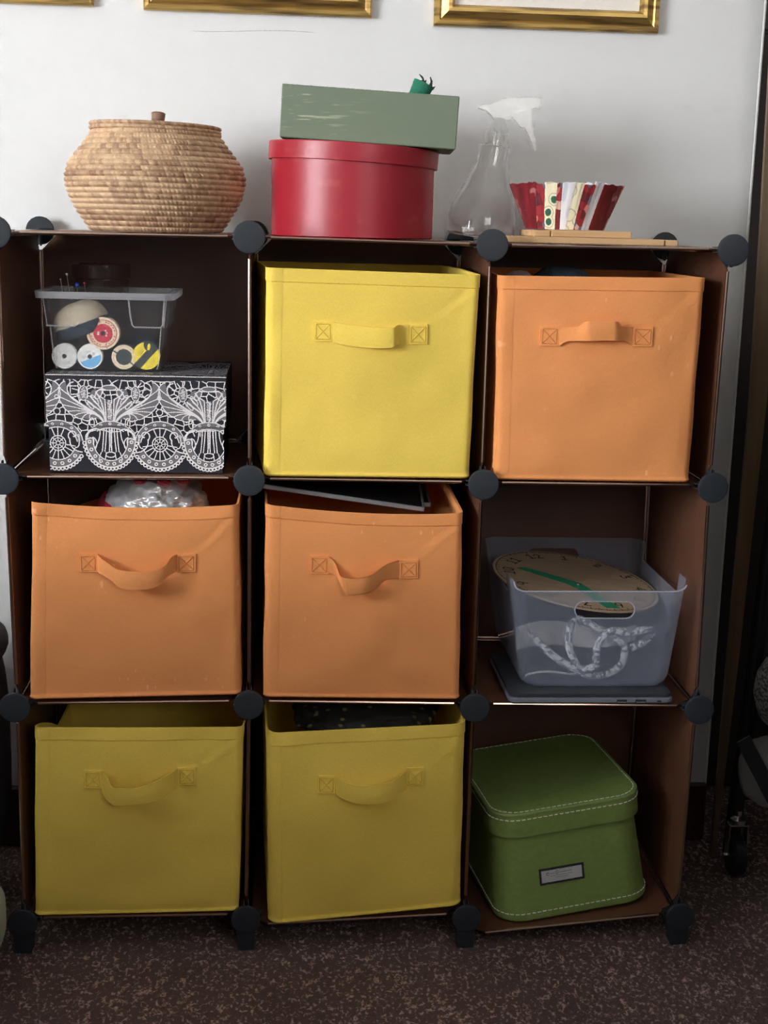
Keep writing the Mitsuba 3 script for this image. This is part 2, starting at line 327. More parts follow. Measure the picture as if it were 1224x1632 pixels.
# ------------------------------------------------------------------ cube storage unit
NODE = {(0, 3): (-.003, 1.165), (1, 3): (.371, 1.167), (2, 3): (.738, 1.164), (3, 3): (1.111, 1.165),
        (0, 2): (-.002, .795), (1, 2): (.373, .797), (2, 2): (.739, .795), (3, 2): (1.107, .794),
        (0, 1): (.005, .427), (1, 1): (.374, .431), (2, 1): (.740, .426), (3, 1): (1.112, .422),
        (0, 0): (.006, .054), (1, 0): (.371, .056), (2, 0): (.740, .053), (3, 0): (1.106, .051)}
DEP = 0.36
def nd(i, j, back=0): x, z = NODE[i, j]; return np.array([x, DEP * back, z])
def panel(c00, c10, c11, c01):
    """a plastic sheet with cut corners in the quad of four connectors, and the wire along its edges"""
    C = np.array([c00, c10, c11, c01], float)
    nrm = np.cross(C[1] - C[0], C[3] - C[0]); nrm /= np.linalg.norm(nrm)
    def at(u, v): return C[0] * (1 - u) * (1 - v) + C[1] * u * (1 - v) + C[2] * u * v + C[3] * (1 - u) * v
    e, k = 0.012, 0.088          # gap to the connectors' axis, cut corner
    e2 = 0.026
    uv = [(k, e2 * .5), (1 - k, e2 * .5), (1 - e2 * .5, k), (1 - e2 * .5, 1 - k), (1 - k, 1 - e2 * .5), (k, 1 - e2 * .5), (e2 * .5, 1 - k), (e2 * .5, k)]
    ring = np.array([at(*q) for q in uv])
    h = nrm * 0.0012
    sheet = loft([ring - h, ring + h])
    wires = [tube(np.linspace(ring[a], ring[a + 1], 2), 0.0029, 8) for a in (0, 2, 4, 6)]
    return sheet, wires
UNIT = 'storage_unit'
def add_panel(name, *c):
    s, ws = panel(*c); k = obj(f'{UNIT}__{name}', s, 'm_panel')
    obj(k + '__wire_edge', cat(ws), 'm_wire', 40)
for j in range(3):
    for i in range(4): add_panel('side_panel', nd(i, j), nd(i, j, 1), nd(i, j + 1, 1), nd(i, j + 1))
    for i in range(3): add_panel('back_panel', nd(i, j, 1), nd(i + 1, j, 1), nd(i + 1, j + 1, 1), nd(i, j + 1, 1))
for j in range(4):
    for i in range(3):
        q = [nd(i, j), nd(i + 1, j), nd(i + 1, j, 1), nd(i, j, 1)]
        if (i, j) == (2, 0): q[0] = q[0] + [0.004, 0, -0.040]; q[3] = q[3] + [0.004, 0, -0.040]; q[1] = q[1] + [0, 0, -0.002]
        if (i, j) == (1, 0): q[0] = q[0] + [0.004, 0, -0.020]; q[3] = q[3] + [0.0, 0, -0.012]
        add_panel('shelf_panel', *q)
def connector(p, back, i, j):
    s = -1 if not back else 1                       # the cap faces away from the cell
    cap = lathe([(0.0, 0), (0.0232, 0), (0.0243, 0.0012), (0.0243, 0.0052), (0.0236, 0.0064), (0.020, 0.0072), (0.0, 0.0074)], 48, False, False)
    cap = place(cap, (0, 0, 0), rx=90 if s < 0 else -90)
    cap.apply_translation([0, s * 0.0120, 0]); ms = [cap]
    for k in [k for k, on in enumerate((i < 3, j < 3, i > 0, j > 0)) if on]:
        a = k * PI / 2; d = np.array([math.cos(a), 0, math.sin(a)]); n2 = np.array([-math.sin(a), 0, math.cos(a)])
        for w in (-1, 1):
            P = [d * t + n2 * w * o + np.array([0, y, 0]) for t, o2 in ((0.003, 0.0048), (0.026, 0.0042)) for o in (0.0030, o2) for y in (s * (0.013 if t < .02 else .004), -s * (0.017 if t < 0.02 else 0.008))]
            ms.append(hull(P))
    m = cat(ms); m.apply_translation(p); return m
for (i, j) in NODE:
    for b in (0, 1):
        obj(f'{UNIT}__connector', connector(nd(i, j, b), b, i, j), 'm_connector', 35)
for i in range(4):
    for b in (0, 1):
        p = nd(i, 0, b); w0, w1 = 0.0155, 0.0135
        P = [(p[0] + sx * w, p[1] + sy * w * 1.1, z) for z, w in ((p[2] - 0.012, w0), (0.0, w1)) for sx in (-1, 1) for sy in (-1, 1)]
        obj(f'{UNIT}__foot', hull(P), 'm_connector')
tag(UNIT, 'three by three cube storage unit of dark brown plastic panels with round black connectors', 'shelf unit')

# ------------------------------------------------------------------ fabric bins
class Bin:
    def __init__(s, q, depth, dx, sag, seed, y0, back_z, bulge=0.006, crease=1.0, corner=0.012, slump=(0, 0)):
        s.slump = slump
        s.q = np.array(q, float); s.depth, s.dx, s.sag, s.seed, s.y0, s.back_z, s.bulge, s.crease, s.corner = depth, dx, sag, seed, y0, back_z, bulge, crease, corner
    def base(s, a, b, v):
        a, b, v = np.broadcast_arrays(*(np.asarray(t, float) for t in (a, b, v)))
        BL, BR, TR, TL = s.q
        xz = (BL[None] * ((1 - a) * (1 - v)).reshape(-1, 1) + BR[None] * (a * (1 - v)).reshape(-1, 1) + TR[None] * (a * v).reshape(-1, 1) + TL[None] * ((1 - a) * v).reshape(-1, 1)).reshape(a.shape + (2,))
        zb = s.back_z * (1 - v) + max(TR[1], TL[1]) * v
        f = np.clip(b / 0.5, 0, 1)
        z = xz[..., 1] * (1 - f) + zb * f - s.sag * 4 * a * (1 - a) * v ** 3 * (1 - b) ** 2
        z = z - (s.slump[0] * (1 - a) ** 1.5 + s.slump[1] * a ** 1.5) * v ** 2 * np.clip(b * 1.6, 0, 1) ** 1.3
        x = xz[..., 0] + s.dx * b
        return np.stack([x, s.y0 + s.depth * b, z], -1)
    def disp(s, a, v):
        d = s.bulge * np.clip(np.sin(PI * np.clip(a, 0, 1)), 0, 1) ** 0.7 * np.clip(np.sin(PI * np.clip(v, 0, 1)), 0, 1) ** 0.7
        P = np.stack([a * 3.2 + s.seed * 7.3, v * 3.2 + 0 * a, 0 * a + s.seed], -1)
        fade = np.clip(np.minimum(a, 1 - a) / 0.08, 0, 1) * np.clip(np.minimum(v, 1 - v) / 0.06, 0, 1)
        d = d + fade * 0.0055 * (meshkit.fbm(P, 2, s.seed) - 0.5) * 2
        t = (a - 1) * (0.72 + 0.06 * s.seed % 0.2) - (v - 0.93) + 0.06 * (meshkit.noise(P * 2.2, 9) - .5)                                   # pull folds from the top right corner
        d = d + s.crease * fade * 0.0015 * np.exp(-(t / 0.022) ** 2) * np.clip((a - 0.72) / 0.28, 0, 1)
        d = d - s.crease * fade * 0.0014 * np.exp(-((t + 0.05) / 0.022) ** 2) * np.clip((a - 0.66) / 0.34, 0, 1)
        d = d + 0.0006 * np.clip((0.075 - a) / 0.006, 0, 1)                # folded seam band at the left
        d = d + 0.0007 * np.clip((v - 0.935) / 0.006, 0, 1)                # hem
        d = d + 0.0040 * np.exp(-((v - 0.010) / 0.009) ** 2)               # bottom piping
        return d
    def front(s, a, v, off=0.0):
        p = s.base(a, 0 * np.asarray(a, float), v); a, v = np.broadcast_arrays(np.asarray(a, float), np.asarray(v, float))
        p[..., 1] -= s.disp(a, v) + off; return p
    def inv(s, x, z):
        BL, BR, TR, TL = s.q; a, v = 0.5, 0.5
        for _ in range(8):
            l, r = BL + (TL - BL) * v, BR + (TR - BR) * v; a = (x - l[0]) / (r[0] - l[0])
            b, t = BL + (BR - BL) * a, TL + (TR - TL) * a; v = (z - b[1]) / (t[1] - b[1])
        return a, v
    def body(s):
        w = s.q[1, 0] - s.q[0, 0]; ra, rb = s.corner / w, s.corner / s.depth
        A = [(a, 0.0, 0, -1) for a in np.concatenate([np.linspace(ra, .07, 4)[:-1], np.linspace(.07, .08, 4), np.linspace(.08, 1 - ra, 64)[1:]])]
        def arc(ca, cb, t0): return [(ca + ra * math.cos(t), cb + rb * math.sin(t), math.cos(t), math.sin(t)) for t in np.radians(np.linspace(t0, t0 + 90, 7)[1:-1])]
        loop = A + arc(1 - ra, rb, -90) + [(1.0, b, 1, 0) for b in np.linspace(rb, 1 - rb, 18)] + arc(1 - ra, 1 - rb, 0) + [(a, 1.0, 0, 1) for a in np.linspace(1 - ra, ra, 18)] + arc(ra, 1 - rb, 90) + [(0.0, b, -1, 0) for b in np.linspace(1 - rb, rb, 18)] + arc(ra, rb, 180)
        loop = np.array(loop); a, b, na, nb = loop.T
        wgt = np.clip(-nb, 0, 1)
        rows = np.unique(np.concatenate([np.linspace(0, .04, 8), np.linspace(.04, .93, 46), np.linspace(.93, .942, 4), np.linspace(.942, 1, 4)]))
        L = []
        def ring(v, inset):
            p = s.base(a, b, 0 * a + v); side = 0.0012 * np.clip((v - .935) / .006, 0, 1) + 0.004 * math.sin(PI * v) * (meshkit.noise(np.stack([a * 4, b * 4, 0 * a + v * 4], -1) + s.seed, 3) - .5)
            d = wgt * s.disp(a, 0 * a + v) + (1 - wgt) * side - inset
            p[:, 0] += na * d; p[:, 1] += nb * d; return p
        for v in rows: L.append(ring(v, 0.0025 * max(0, 1 - v / 0.01)))
        top = L[-1].copy(); top[:, 2] += 0.0006; L.append(top)
        for v in rows[::-4]: L.append(ring(max(v, 0.02), 0.0035))
        return loft(L)
def strip_mesh(top, bot, prot, face_y, th=0.0018, n=44, shape=None, lean=0.0):
    """a strap: top and bottom edge as (x, z) points, standing off the front by prot"""
    def curve(p):
        p = np.array(p, float); t = np.concatenate([[0], np.cumsum(np.linalg.norm(np.diff(p, axis=0), axis=1))]); t /= t[-1]
        return PchipInterpolator(t, p[:, 0]), PchipInterpolator(t, p[:, 1])
    (tx, tz), (bx_, bz) = curve(top), curve(bot)
    t = np.linspace(0, 1, n); pr = prot * (np.sin(PI * t) ** 0.55 if shape is None else PchipInterpolator(*zip(*shape))(t))
    L = []
    for k in range(n):
        P, y = [], face_y - pr[k]
        for f in (0, .12, .16, .5, .84, .88, 1):
            P.append([tx(t[k]) * (1 - f) + bx_(t[k]) * f, y - 0.002 * math.sin(PI * f) * math.sin(PI * t[k]) + lean * math.sin(PI * t[k]) * (0.5 - f) + (0.0004 if f in (.12, .16, .84, .88) else 0), tz(t[k]) * (1 - f) + bz(t[k]) * f])
        L.append(np.array(P + [[p[0], p[1] + th, p[2]] for p in P[::-1]]))
    return loft(L)
def make_bin(key, q, mcol, handle, label, depth=0.33, dx=0.0, sag=0.0, seed=1, y0=-0.004, back_z=None, prot=0.018, shape=None, lean=0.0, group=None, **kw):
    b = Bin(q, depth, dx, sag, seed, y0, min(q[0][1], q[1][1]) if back_z is None else back_z, **kw)
    thread = mcol + '_thread'
    body = obj(key + '__body', b.body(), mcol, 50)
    a = np.linspace(0.02, 0.98, 96); st = []
    for k in range(len(a) - 1):
        p, r = b.front(np.array([a[k], a[k] + 0.62 * (a[k + 1] - a[k])]), np.array([.938, .938]), 0.0004)
        st.append(tube([p, r], 0.0006, 4))
    obj(body + '__hem_stitching', cat(st), thread, kind='stuff')
    (l0, l1), (r0, r1), top, bot = handle
    h = None
    face = b.front(np.array([.5]), np.array([b.inv((l0[0] + r1[0]) / 2, l0[1])[1]]))[0, 1]
    fy = min(b.front(np.array([b.inv(*l1)[0]]), np.array([b.inv(*l1)[1]]))[0, 1], b.front(np.array([b.inv(*r0)[0]]), np.array([b.inv(*r0)[1]]))[0, 1])
    h = obj(key + '__handle', strip_mesh(top, bot, prot, fy - 0.0022, shape=shape, lean=lean), mcol, 40)
    for (p0, p1) in ((l0, l1), (r0, r1)):
        hh = 0.0150; u = np.linspace(0, 1, 7); G = []
        xs = p0[0] + (p1[0] - p0[0]) * u
        for off in (0.0025, 0.0):
            row = []
            for sgn in (1, -1):
                zz = p0[1] + (p1[1] - p0[1]) * u + sgn * hh
                xx = xs if sgn > 0 else xs[::-1]; zz = zz if sgn > 0 else zz[::-1]
                for x_, z_ in zip(xx, zz):
                    A_, V_ = b.inv(x_, z_); row.append(b.front(np.array([A_]), np.array([V_]), off)[0])
            G.append(np.array(row))
        # two strips: front face sheet plus rim
        n = 7; F = np.array(G[0]); Bk = np.array(G[1]); v = np.vstack([F, Bk]); fc = []
        for k in range(n - 1):
            a0, a1, c0, c1 = k, k + 1, 13 - k, 12 - k
            fc += [[a0, a1, c1], [a0, c1, c0], [14 + a0, 14 + c1, 14 + a1], [14 + a0, 14 + c0, 14 + c1]]
        for k in range(14): j = (k + 1) % 14; fc += [[k, 14 + j, j], [k, 14 + k, 14 + j]]
        pk = obj(h + '__patch', trimesh.Trimesh(v, fc, process=False), mcol)
        def sp(x_, dz): A_, V_ = b.inv(x_, dz); return b.front(np.array([A_]), np.array([V_]), 0.0028)[0]
        x0_, x1_ = sorted((p0[0] + .0035 * np.sign(p1[0] - p0[0]), p1[0] - .0035 * np.sign(p1[0] - p0[0]))); zc = (p0[1] + p1[1]) / 2; e = 0.0115
        cs = [(x0_, zc + e), (x1_, zc + e), (x1_, zc - e), (x0_, zc - e)]
        segs = [(cs[0], cs[1]), (cs[1], cs[2]), (cs[2], cs[3]), (cs[3], cs[0]), (cs[0], cs[2]), (cs[1], cs[3])]
        obj(h + '__cross_stitch', cat([tube([sp(*A1), sp(*(np.array(A1) * .5 + np.array(B1) * .5)), sp(*B1)], 0.0007, 4) for A1, B1 in segs]), thread)
    tag(key, label, 'storage bin', group)
    return b
HND = dict(
 topmid=([(.4696, 1.028), (.4981, 1.0286)], [(.615, 1.0266), (.6441, 1.0271)], [(.4979, 1.0429), (.535, 1.0387), (.5646, 1.0367), (.5893, 1.0372), (.5975, 1.0409), (.6146, 1.0413)], [(.4984, 1.0129), (.5291, 1.0076), (.5588, 1.0058), (.5878, 1.007), (.5949, 1.0105), (.6154, 1.0125)]),
 topright=([(.8187, 1.0278), (.8473, 1.0284)], [(.963, 1.0298), (.9942, 1.0304)], [(.8466, 1.0426), (.8728, 1.0443), (.8858, 1.0533), (.9071, 1.0548), (.9343, 1.0535), (.9445, 1.0457), (.9621, 1.0449)], [(.8481, 1.013), (.8604, 1.0212), (.8933, 1.0237), (.9204, 1.025), (.9478, 1.024), (.964, 1.0147)]),
 midleft=([(.1094, .6637), (.1375, .6639)], [(.2605, .6648), (.2899, .665)], [(.1377, .6768), (.1541, .6683), (.1739, .6581), (.2005, .6558), (.2271, .6574), (.2455, .6655), (.2539, .676), (.2606, .6777)], [(.1372, .6485), (.1604, .6407), (.1735, .6303), (.1868, .6276), (.2168, .6281), (.2336, .6331), (.2504, .6465), (.2604, .65)]),
 midmid=([(.4688, .6632), (.4986, .6635)], [(.6102, .6574), (.6403, .6576)], [(.4984, .6752), (.5085, .6661), (.5171, .6491), (.5354, .6478), (.562, .6521), (.5916, .6674), (.6098, .6709)], [(.4989, .6482), (.5089, .6456), (.5191, .6302), (.5293, .6189), (.5493, .6211), (.5676, .6253), (.5923, .641), (.6106, .6411)]),
 botleft=([(.11, .3032), (.138, .3031)], [(.2601, .3071), (.2888, .307)], [(.1383, .3191), (.1485, .3136), (.1603, .3024), (.1895, .3015), (.2171, .3077), (.2412, .3168), (.2602, .3219)], [(.1377, .2859), (.1445, .2784), (.1616, .2727), (.1891, .2737), (.2237, .2779), (.2514, .2864), (.2601, .2919)]),
 botmid=([(.4859, .2959), (.515, .2958)], [(.6311, .3084), (.6595, .3082)], [(.5147, .3124), (.532, .3072), (.5526, .3049), (.5801, .3059), (.6007, .3094), (.6178, .3167), (.6308, .3206)], [(.5153, .2813), (.5326, .2768), (.5533, .2734), (.5809, .2747), (.605, .2782), (.622, .2862), (.6316, .2909)]))
make_bin('fabric_bin', [(.396, .802), (.719, .802), (.724, 1.118), (.398, 1.122)], 'm_yellow', HND['topmid'], 'bright yellow fabric storage bin in the top row of the cube unit', dx=-0.022, seed=1, back_z=.801, prot=0.016, shape=[(0, 0), (.3, .45), (.72, 1), (.80, .95), (.88, .12), (1, 0)])
make_bin('fabric_bin_001', [(.757, .801), (1.072, .800), (1.075, 1.121), (.752, 1.118)], 'm_orange', HND['topright'], 'bright orange fabric bin at the top right with its handle bent upward', dx=0.004, seed=2, back_z=.799, prot=0.020, shape=[(0, 0), (.2, .4), (.4, 1), (.7, .95), (.85, .3), (1, 0)], crease=.4)
make_bin('fabric_bin_002', [(.026, .436), (.361, .444), (.355, .756), (.037, .757)], 'm_orange', HND['midleft'], 'orange fabric bin with a drooping handle holding a red and silver foil bag', dx=0.004, sag=0.007, seed=3, back_z=.436, slump=(.080, .0), prot=0.030)
make_bin('fabric_bin_003', [(.397, .440), (.716, .436), (.710, .746), (.399, .757)], 'm_orange', HND['midmid'], 'orange fabric bin with a twisted handle in the centre cube', dx=-0.006, sag=0.007, seed=4, back_z=.436, prot=0.028, shape=[(0, 0), (.12, .1), (.3, .9), (.5, 1), (.75, .55), (1, 0)], lean=-0.006)
make_bin('fabric_bin_004', [(.024, .0615), (.358, .0655), (.365, .389), (.032, .389)], 'm_yellow', HND['botleft'], 'yellow fabric bin at the bottom left of the cube unit', dx=0.006, sag=0.001, seed=5, back_z=.0615, slump=(.075, .055), prot=0.034, shape=[(0, 0), (.1, .5), (.25, 1), (.7, .9), (.9, .5), (1, 0)])
make_bin('fabric_bin_005', [(.408, .044), (.732, .075), (.728, .397), (.403, .381)], 'm_yellow', HND['botmid'], 'yellow fabric bin with a slanting base beside the green leatherette box', dx=-0.014, seed=6, back_z=.062, prot=0.028, corner=0.022, y0=-0.012)

# what shows over the rims of the bins
fb = 'foil_bag'
m = blob((.215, .15, .722), (.085, .09, .062), 3, 0.16, 5, 5); m.vertices += 0.004 * (meshkit.noise(m.vertices * 60, 5)[:, None] - .5)
obj(fb + '__wrapper', m, 'm_foil')
obj(fb + '__red_print', blob((.148, .15, .704), (.034, .07, .045), 4, 0.1, 5, 4), 'm_foil_red')
for k, (x, y) in enumerate(((.195, .10), (.232, .095), (.262, .115), (.18, .17))): obj(fb + '__red_print', blob((x, y, .773), (.012, .014, .007), 7 + k, .2, 5, 2), 'm_foil_red')
tag(fb, 'crumpled red and silver foil bag inside an orange bin', 'bag')
def slab(key, c, size, rz, ry, rx, m, edge_m, label, catg):
    w, d, t = size
    obj(key + '__body', place(bbox(-w / 2, w / 2, -d / 2, d / 2, -t / 2, t / 2, .002), c, rx=rx, ry=ry, rz=rz), m)
    obj(key + '__rim', place(cat([bbox(-w / 2 - .001, w / 2 + .001, -d / 2 - .002, -d / 2 + .002, -t / 2 - .0006, t / 2 + .0006, .0008), bbox(w / 2 - .002, w / 2 + .002, -d / 2, d / 2, -t / 2 - .0006, t / 2 + .0006, .0008)]), c, rx=rx, ry=ry, rz=rz), edge_m)
    tag(key, label, catg)
slab('picture_frame', (.524, .14, .763), (.268, .22, .006), -4, 7.0, 0, 'm_dark_glass', 'm_edge_silver', 'glossy dark framed panel lying across the centre orange bin', 'frame')
slab('picture_frame_001', (.55, .21, .745), (.25, .17, .006), -3, 5.0, 0, 'm_dark_glass', 'm_grey_ink', 'thin dark panel lying under the glossy one in the centre orange bin', 'frame')
obj('folded_cloth', blob((.885, .17, 1.095), (.055, .10, .036), 9, .12, 4, 4), 'm_teal_cloth', True); tag('folded_cloth', 'dark teal cloth showing over the rim of the top right orange bin', 'cloth')
obj('folded_cloth_001', blob((.800, .10, 1.100), (.028, .05, .024), 11, .12, 4, 4), 'm_rose_cloth', True); tag('folded_cloth_001', 'dusty pink cloth showing over the rim of the top right orange bin', 'cloth')
obj('folded_cloth_002', blob((.57, .17, .355), (.125, .13, .045), 12, .18, 5, 5), 'm_dark_floral', True); tag('folded_cloth_002', 'black floral fabric filling the yellow bin with the slanting base', 'cloth')

# ------------------------------------------------------------------ coiled basket
BC = (.2165, .175)
zs = np.array([1.1695, 1.178, 1.188, 1.204, 1.226, 1.250, 1.272, 1.288, 1.305, 1.318, 1.327]); rs = np.array([.103, .110, .116, .1265, .1375, .1425, .1385, .1275, .114, .105, .1015])
prof = PchipInterpolator(zs, rs)
def coil_surface(zf, rf, ncoil, nth, nper, bump, slant=0.5):
    """rings of coil wrapped with stitches; returns mesh and uv"""
    k = ncoil * nper; t = np.linspace(0, ncoil, k + 1); th = np.arange(nth + 1) * 2 * PI / nth
    Tt, TH = np.meshgrid(t, th, indexing='ij')
    ph = Tt - np.floor(Tt); row = np.floor(Tt)
    coil = np.sin(PI * ph) ** 0.6
    s = TH / (2 * PI) * 128 + row * 0.37 + slant * ph
    fr = s - np.floor(s)
    jit = meshkit.noise(np.stack([np.floor(s), row, 0 * s], -1), 8)
    st = np.sin(PI * fr) ** 0.5 * (0.7 + 0.6 * jit)
    R = rf(Tt / ncoil) + bump * (coil - 0.6) + bump * 0.42 * coil * (st - 0.6) + 0.0012 * (meshkit.noise(np.stack([TH * 3, row, 0 * s], -1), 4) - .5)
    Zz = zf(Tt / ncoil)
    v = np.stack([BC[0] + R * np.cos(TH), BC[1] + R * np.sin(TH), Zz], -1).reshape(-1, 3)
    n2 = nth + 1; I = np.arange((k + 1) * n2).reshape(k + 1, n2)
    Qd = np.stack([I[:-1, :-1], I[:-1, 1:], I[1:, 1:], I[1:, :-1]], -1).reshape(-1, 4)
    uv = np.stack([s, row + 0.02 + 0.9 * ph], -1).reshape(-1, 2)
    return trimesh.Trimesh(v, np.vstack([Qd[:, [0, 1, 2]], Qd[:, [0, 2, 3]]]), process=False), uv
m, uv = coil_surface(lambda t: zs[0] + (zs[-1] - zs[0]) * t, lambda t: prof(zs[0] + (zs[-1] - zs[0]) * t), 19, 768, 9, 0.0034)
obj('lidded_basket__body', m, 'm_basket', True, uv=uv)
m, uv = coil_surface(lambda t: np.where(t < .25, 1.325 + t / .25 * 0.012, 1.337 + 0.003 * np.sin((t - .25) / .75 * PI / 2)), lambda t: np.where(t < .25, .1035 - .001 * t, .1032 * (1 - (t - .25) / .752)), 8, 512, 6, 0.0026)
def tilt(mm, c, ry):
    mm.apply_transform(trimesh.transformations.rotation_matrix(math.radians(ry), [0, 1, 0], c)); return mm
lid = obj('lidded_basket__lid', tilt(m, (BC[0], BC[1], 1.33), 1.0), 'm_basket', True, uv=uv)
kn = lathe([(.0095, 0), (.0098, .003), (.0105, .004), (.0098, .0055), (.0108, .007), (.0102, .009), (.011, .011), (.0106, .013), (.0112, .0155), (.0095, .0175), (.004, .0185)], 24)
obj('lidded_basket__lid__knob', place(kn, (.221, .17, 1.3385), ry=4), 'm_basket_knob', 40)
tag('lidded_basket', 'round coiled straw basket with a flat lid and small knob', 'basket')

# ------------------------------------------------------------------ red hat box, green box, felt arm
HC = (.533, .165)
bd = lathe([(.1285, 0), (.1310, .0015), (.1312, .133), (.130, .1335)], 96)
v = bd.vertices; v[:, 2] *= 1 - 0.045 * (v[:, 0] / .131) * (v[:, 2] > .1) * 1.0
obj('hat_box__body', place(bd, (HC[0], HC[1], 1.1685)), 'm_red_paper', 40)
ld = lathe([(.1318, 0), (.1362, 0), (.1366, .001), (.1368, .0255), (.136, .0275), (.13, .0283), (.0, .0284)], 96, False, False)
obj('hat_box__lid', place(ld, (HC[0], HC[1], 1.2835), ry=2.5), 'm_red_paper', 40)
tag('hat_box', 'round glossy red cardboard hat box with lid under the green wooden box', 'box')
gw, gd, gh, gt = .272, .17, .079, .007
L0 = [bbox(-gw / 2, gw / 2, -gd / 2, -gd / 2 + gt, 0, gh, .0012), bbox(-gw / 2, gw / 2, gd / 2 - gt, gd / 2, 0, gh, .0012), bbox(-gw / 2, -gw / 2 + gt, -gd / 2 + gt, gd / 2 - gt, 0, gh, .0012), bbox(gw / 2 - gt, gw / 2, -gd / 2 + gt, gd / 2 - gt, 0, gh, .0012), bbox(-gw / 2 + gt, gw / 2 - gt, -gd / 2 + gt, gd / 2 - gt, 0, gt, .001)]
for nm, mm in zip(('front_board', 'back_board', 'end_board', 'end_board', 'base'), L0):
    obj('wooden_box__' + nm, place(mm, (.556, .152, 1.3125), ry=2.55, rz=-4), 'm_green_paint')
tag('wooden_box', 'open sage green painted wooden box with scratches sitting crooked on the red hat box', 'box')
FA = 'toy_arm'
t = np.linspace(0, 1, 12); pth = np.array([.606, .15, 1.332]) + t[:, None] * (np.array([.6425, .15, 1.4115]) - np.array([.606, .15, 1.332]))
obj(FA + '__sleeve', tube(pth, .0095 + .0075 * t, 28), 'm_green_felt', 40)
def claw(pts, key):
    obj(key, flat_xz(extr(Polygon(pts).buffer(.0004), .003), 0, .152, 0), 'm_claw')
claw([(.6375, 1.4145), (.6405, 1.4175), (.6350, 1.4250), (.6400, 1.4215), (.6420, 1.4180), (.6425, 1.4150), (.6462, 1.4165), (.6448, 1.4110), (.6440, 1.4075)], FA + '__claw')
claw([(.6505, 1.4020), (.6512, 1.4090), (.6535, 1.4140), (.6524, 1.4215), (.6560, 1.4150), (.6552, 1.4085), (.6560, 1.4055), (.6605, 1.4070), (.6580, 1.4030), (.6540, 1.4005)], FA + '__claw')
tag(FA, 'green felt arm with dark claws poking out of the green wooden box', 'toy')

# ------------------------------------------------------------------ planks, bowl
PK = 1.1685
obj('wooden_plank', bbox(.765, 1.012, .018, .115, PK, PK + .0095, .0012), 'm_plank'); tag('wooden_plank', 'long pale wooden plank lying at the front edge of the top shelf', 'plank')
obj('wooden_plank_001', bbox(1.0135, 1.034, .020, .115, PK, PK + .0092, .0012), 'm_plank'); tag('wooden_plank_001', 'short wooden offcut at the right end of the long plank', 'plank')
obj('wooden_plank_002', bbox(.842, .970, .060, .22, PK + .0095, PK + .0205, .0012), 'm_plank'); tag('wooden_plank_002', 'small wooden board directly under the paper bowl', 'plank')
obj('wooden_plank_003', bbox(.815, .8405, .062, .20, PK + .0095, PK + .0195, .0012), 'm_plank'); tag('wooden_plank_003', 'pale wooden strip beside the small board under the paper bowl', 'plank')
BO = 'paper_bowl'; bc = np.array([.880, .150]); zb, zt = PK + .0212, PK + .0212 + .0700; R0, R1 = .0635, .0925
obj(BO + '__base', place(lathe([(.0, 0), (R0 - .001, 0), (R0 - .001, .003), (0, .003)], 48, False, False), (bc[0], bc[1], zb)), 'm_paper_maroon')
vis = [(-90, -90, 'maroon'), (-52, -66, 'maroon'), (-42, -54, 'print'), (-32.6, -40, 'floral'), (-20, -25, 'print'), (-15, -18, 'white'), (-2, -10, 'floral'), (6.6, 1.5, 'print'), (18.5, 12.5, 'white'), (28.7, 25, 'maroon'), (47.8, 44, 'maroon'), (68, 68, 'print')]
back = [(a, a, ('maroon', 'floral', 'print', 'white')[k % 4]) for k, a in enumerate(range(90, 270, 20))]
allS = vis + back
for k, (at_, ab, kd) in enumerate(allS):
    nt, nb_ = (allS[k + 1][0], allS[k + 1][1]) if k + 1 < len(allS) else (270, 270)
    pr = 0.0008 * (k % 2); up = (0.0, .0015, -.001, .002, .0005)[k % 5] + (.002 if kd == 'white' else 0)
    n = 6; rows = []
    for f in np.linspace(0, 1, 9):
        row_o, row_i = [], []
        for g in np.linspace(0, 1, n):
            a = math.radians((ab + (nb_ - ab) * g) * (1 - f) + (at_ + (nt - at_) * g) * f - 90)
            r = R0 + (R1 - R0) * f + pr; z = zb + (zt - zb + up + .0012 * math.sin(g * 9 + k)) * f
            row_o.append((bc[0] + r * math.cos(a), bc[1] + r * math.sin(a), z)); row_i.append((bc[0] + (r - .0022) * math.cos(a), bc[1] + (r - .0022) * math.sin(a), z))
        rows.append(np.array(row_o + row_i[::-1]))
    m = loft(rows)
    u = np.array([[(i if i < n else 2 * n - 1 - i) / (n - 1) * math.radians(nt - at_) * .08 + k * .37, f * .07] for f in np.linspace(0, 1, 9) for i in range(2 * n)] + [[k * .37, 0], [k * .37, .07]])
    obj(BO + '__paper_strip', m, 'm_paper_' + kd, False, uv=u)
for x, y, r in ((.915, .135, .012), (.940, .15, .016)): obj(BO + '__torn_edge', blob((x, y, zt - .002), (r, r * .8, .007), int(x * 1000), .3, 6, 3), 'm_white')
tag(BO, 'small bowl made of folded red, cream and white paper strips on the planks', 'bowl')

# ------------------------------------------------------------------ spray bottle
SB = 'spray_bottle'; sb_loc, sb_ry = (.7475, .205, 1.1715), 8.0
bp = [(.0, .004), (.040, .004), (.050, .001), (.0555, .004), (.0578, .012), (.0575, .030), (.0535, .050), (.0465, .070), (.0385, .090), (.0305, .108), (.0262, .120), (.0262, .149), (.0245, .151), (.0175, .152), (.0175, .160)]
pz = PchipInterpolator(np.linspace(0, 1, len(bp)), np.array(bp)[:, 0]), PchipInterpolator(np.linspace(0, 1, len(bp)), np.array(bp)[:, 1])
obj(SB + '__bottle', place(lathe(bp, 64, False, False), sb_loc, ry=sb_ry), 'm_bottle', 30)
inner = lathe([(r * .965 if i > 1 else r, z + .0012) for i, (r, z) in enumerate(bp[1:9])], 64)
liq = to_man(place(inner, sb_loc, ry=sb_ry)) ^ manifold3d.Manifold.cube([1, 1, 1.2000 - 1.0]).translate([.2, -.3, 1.0])
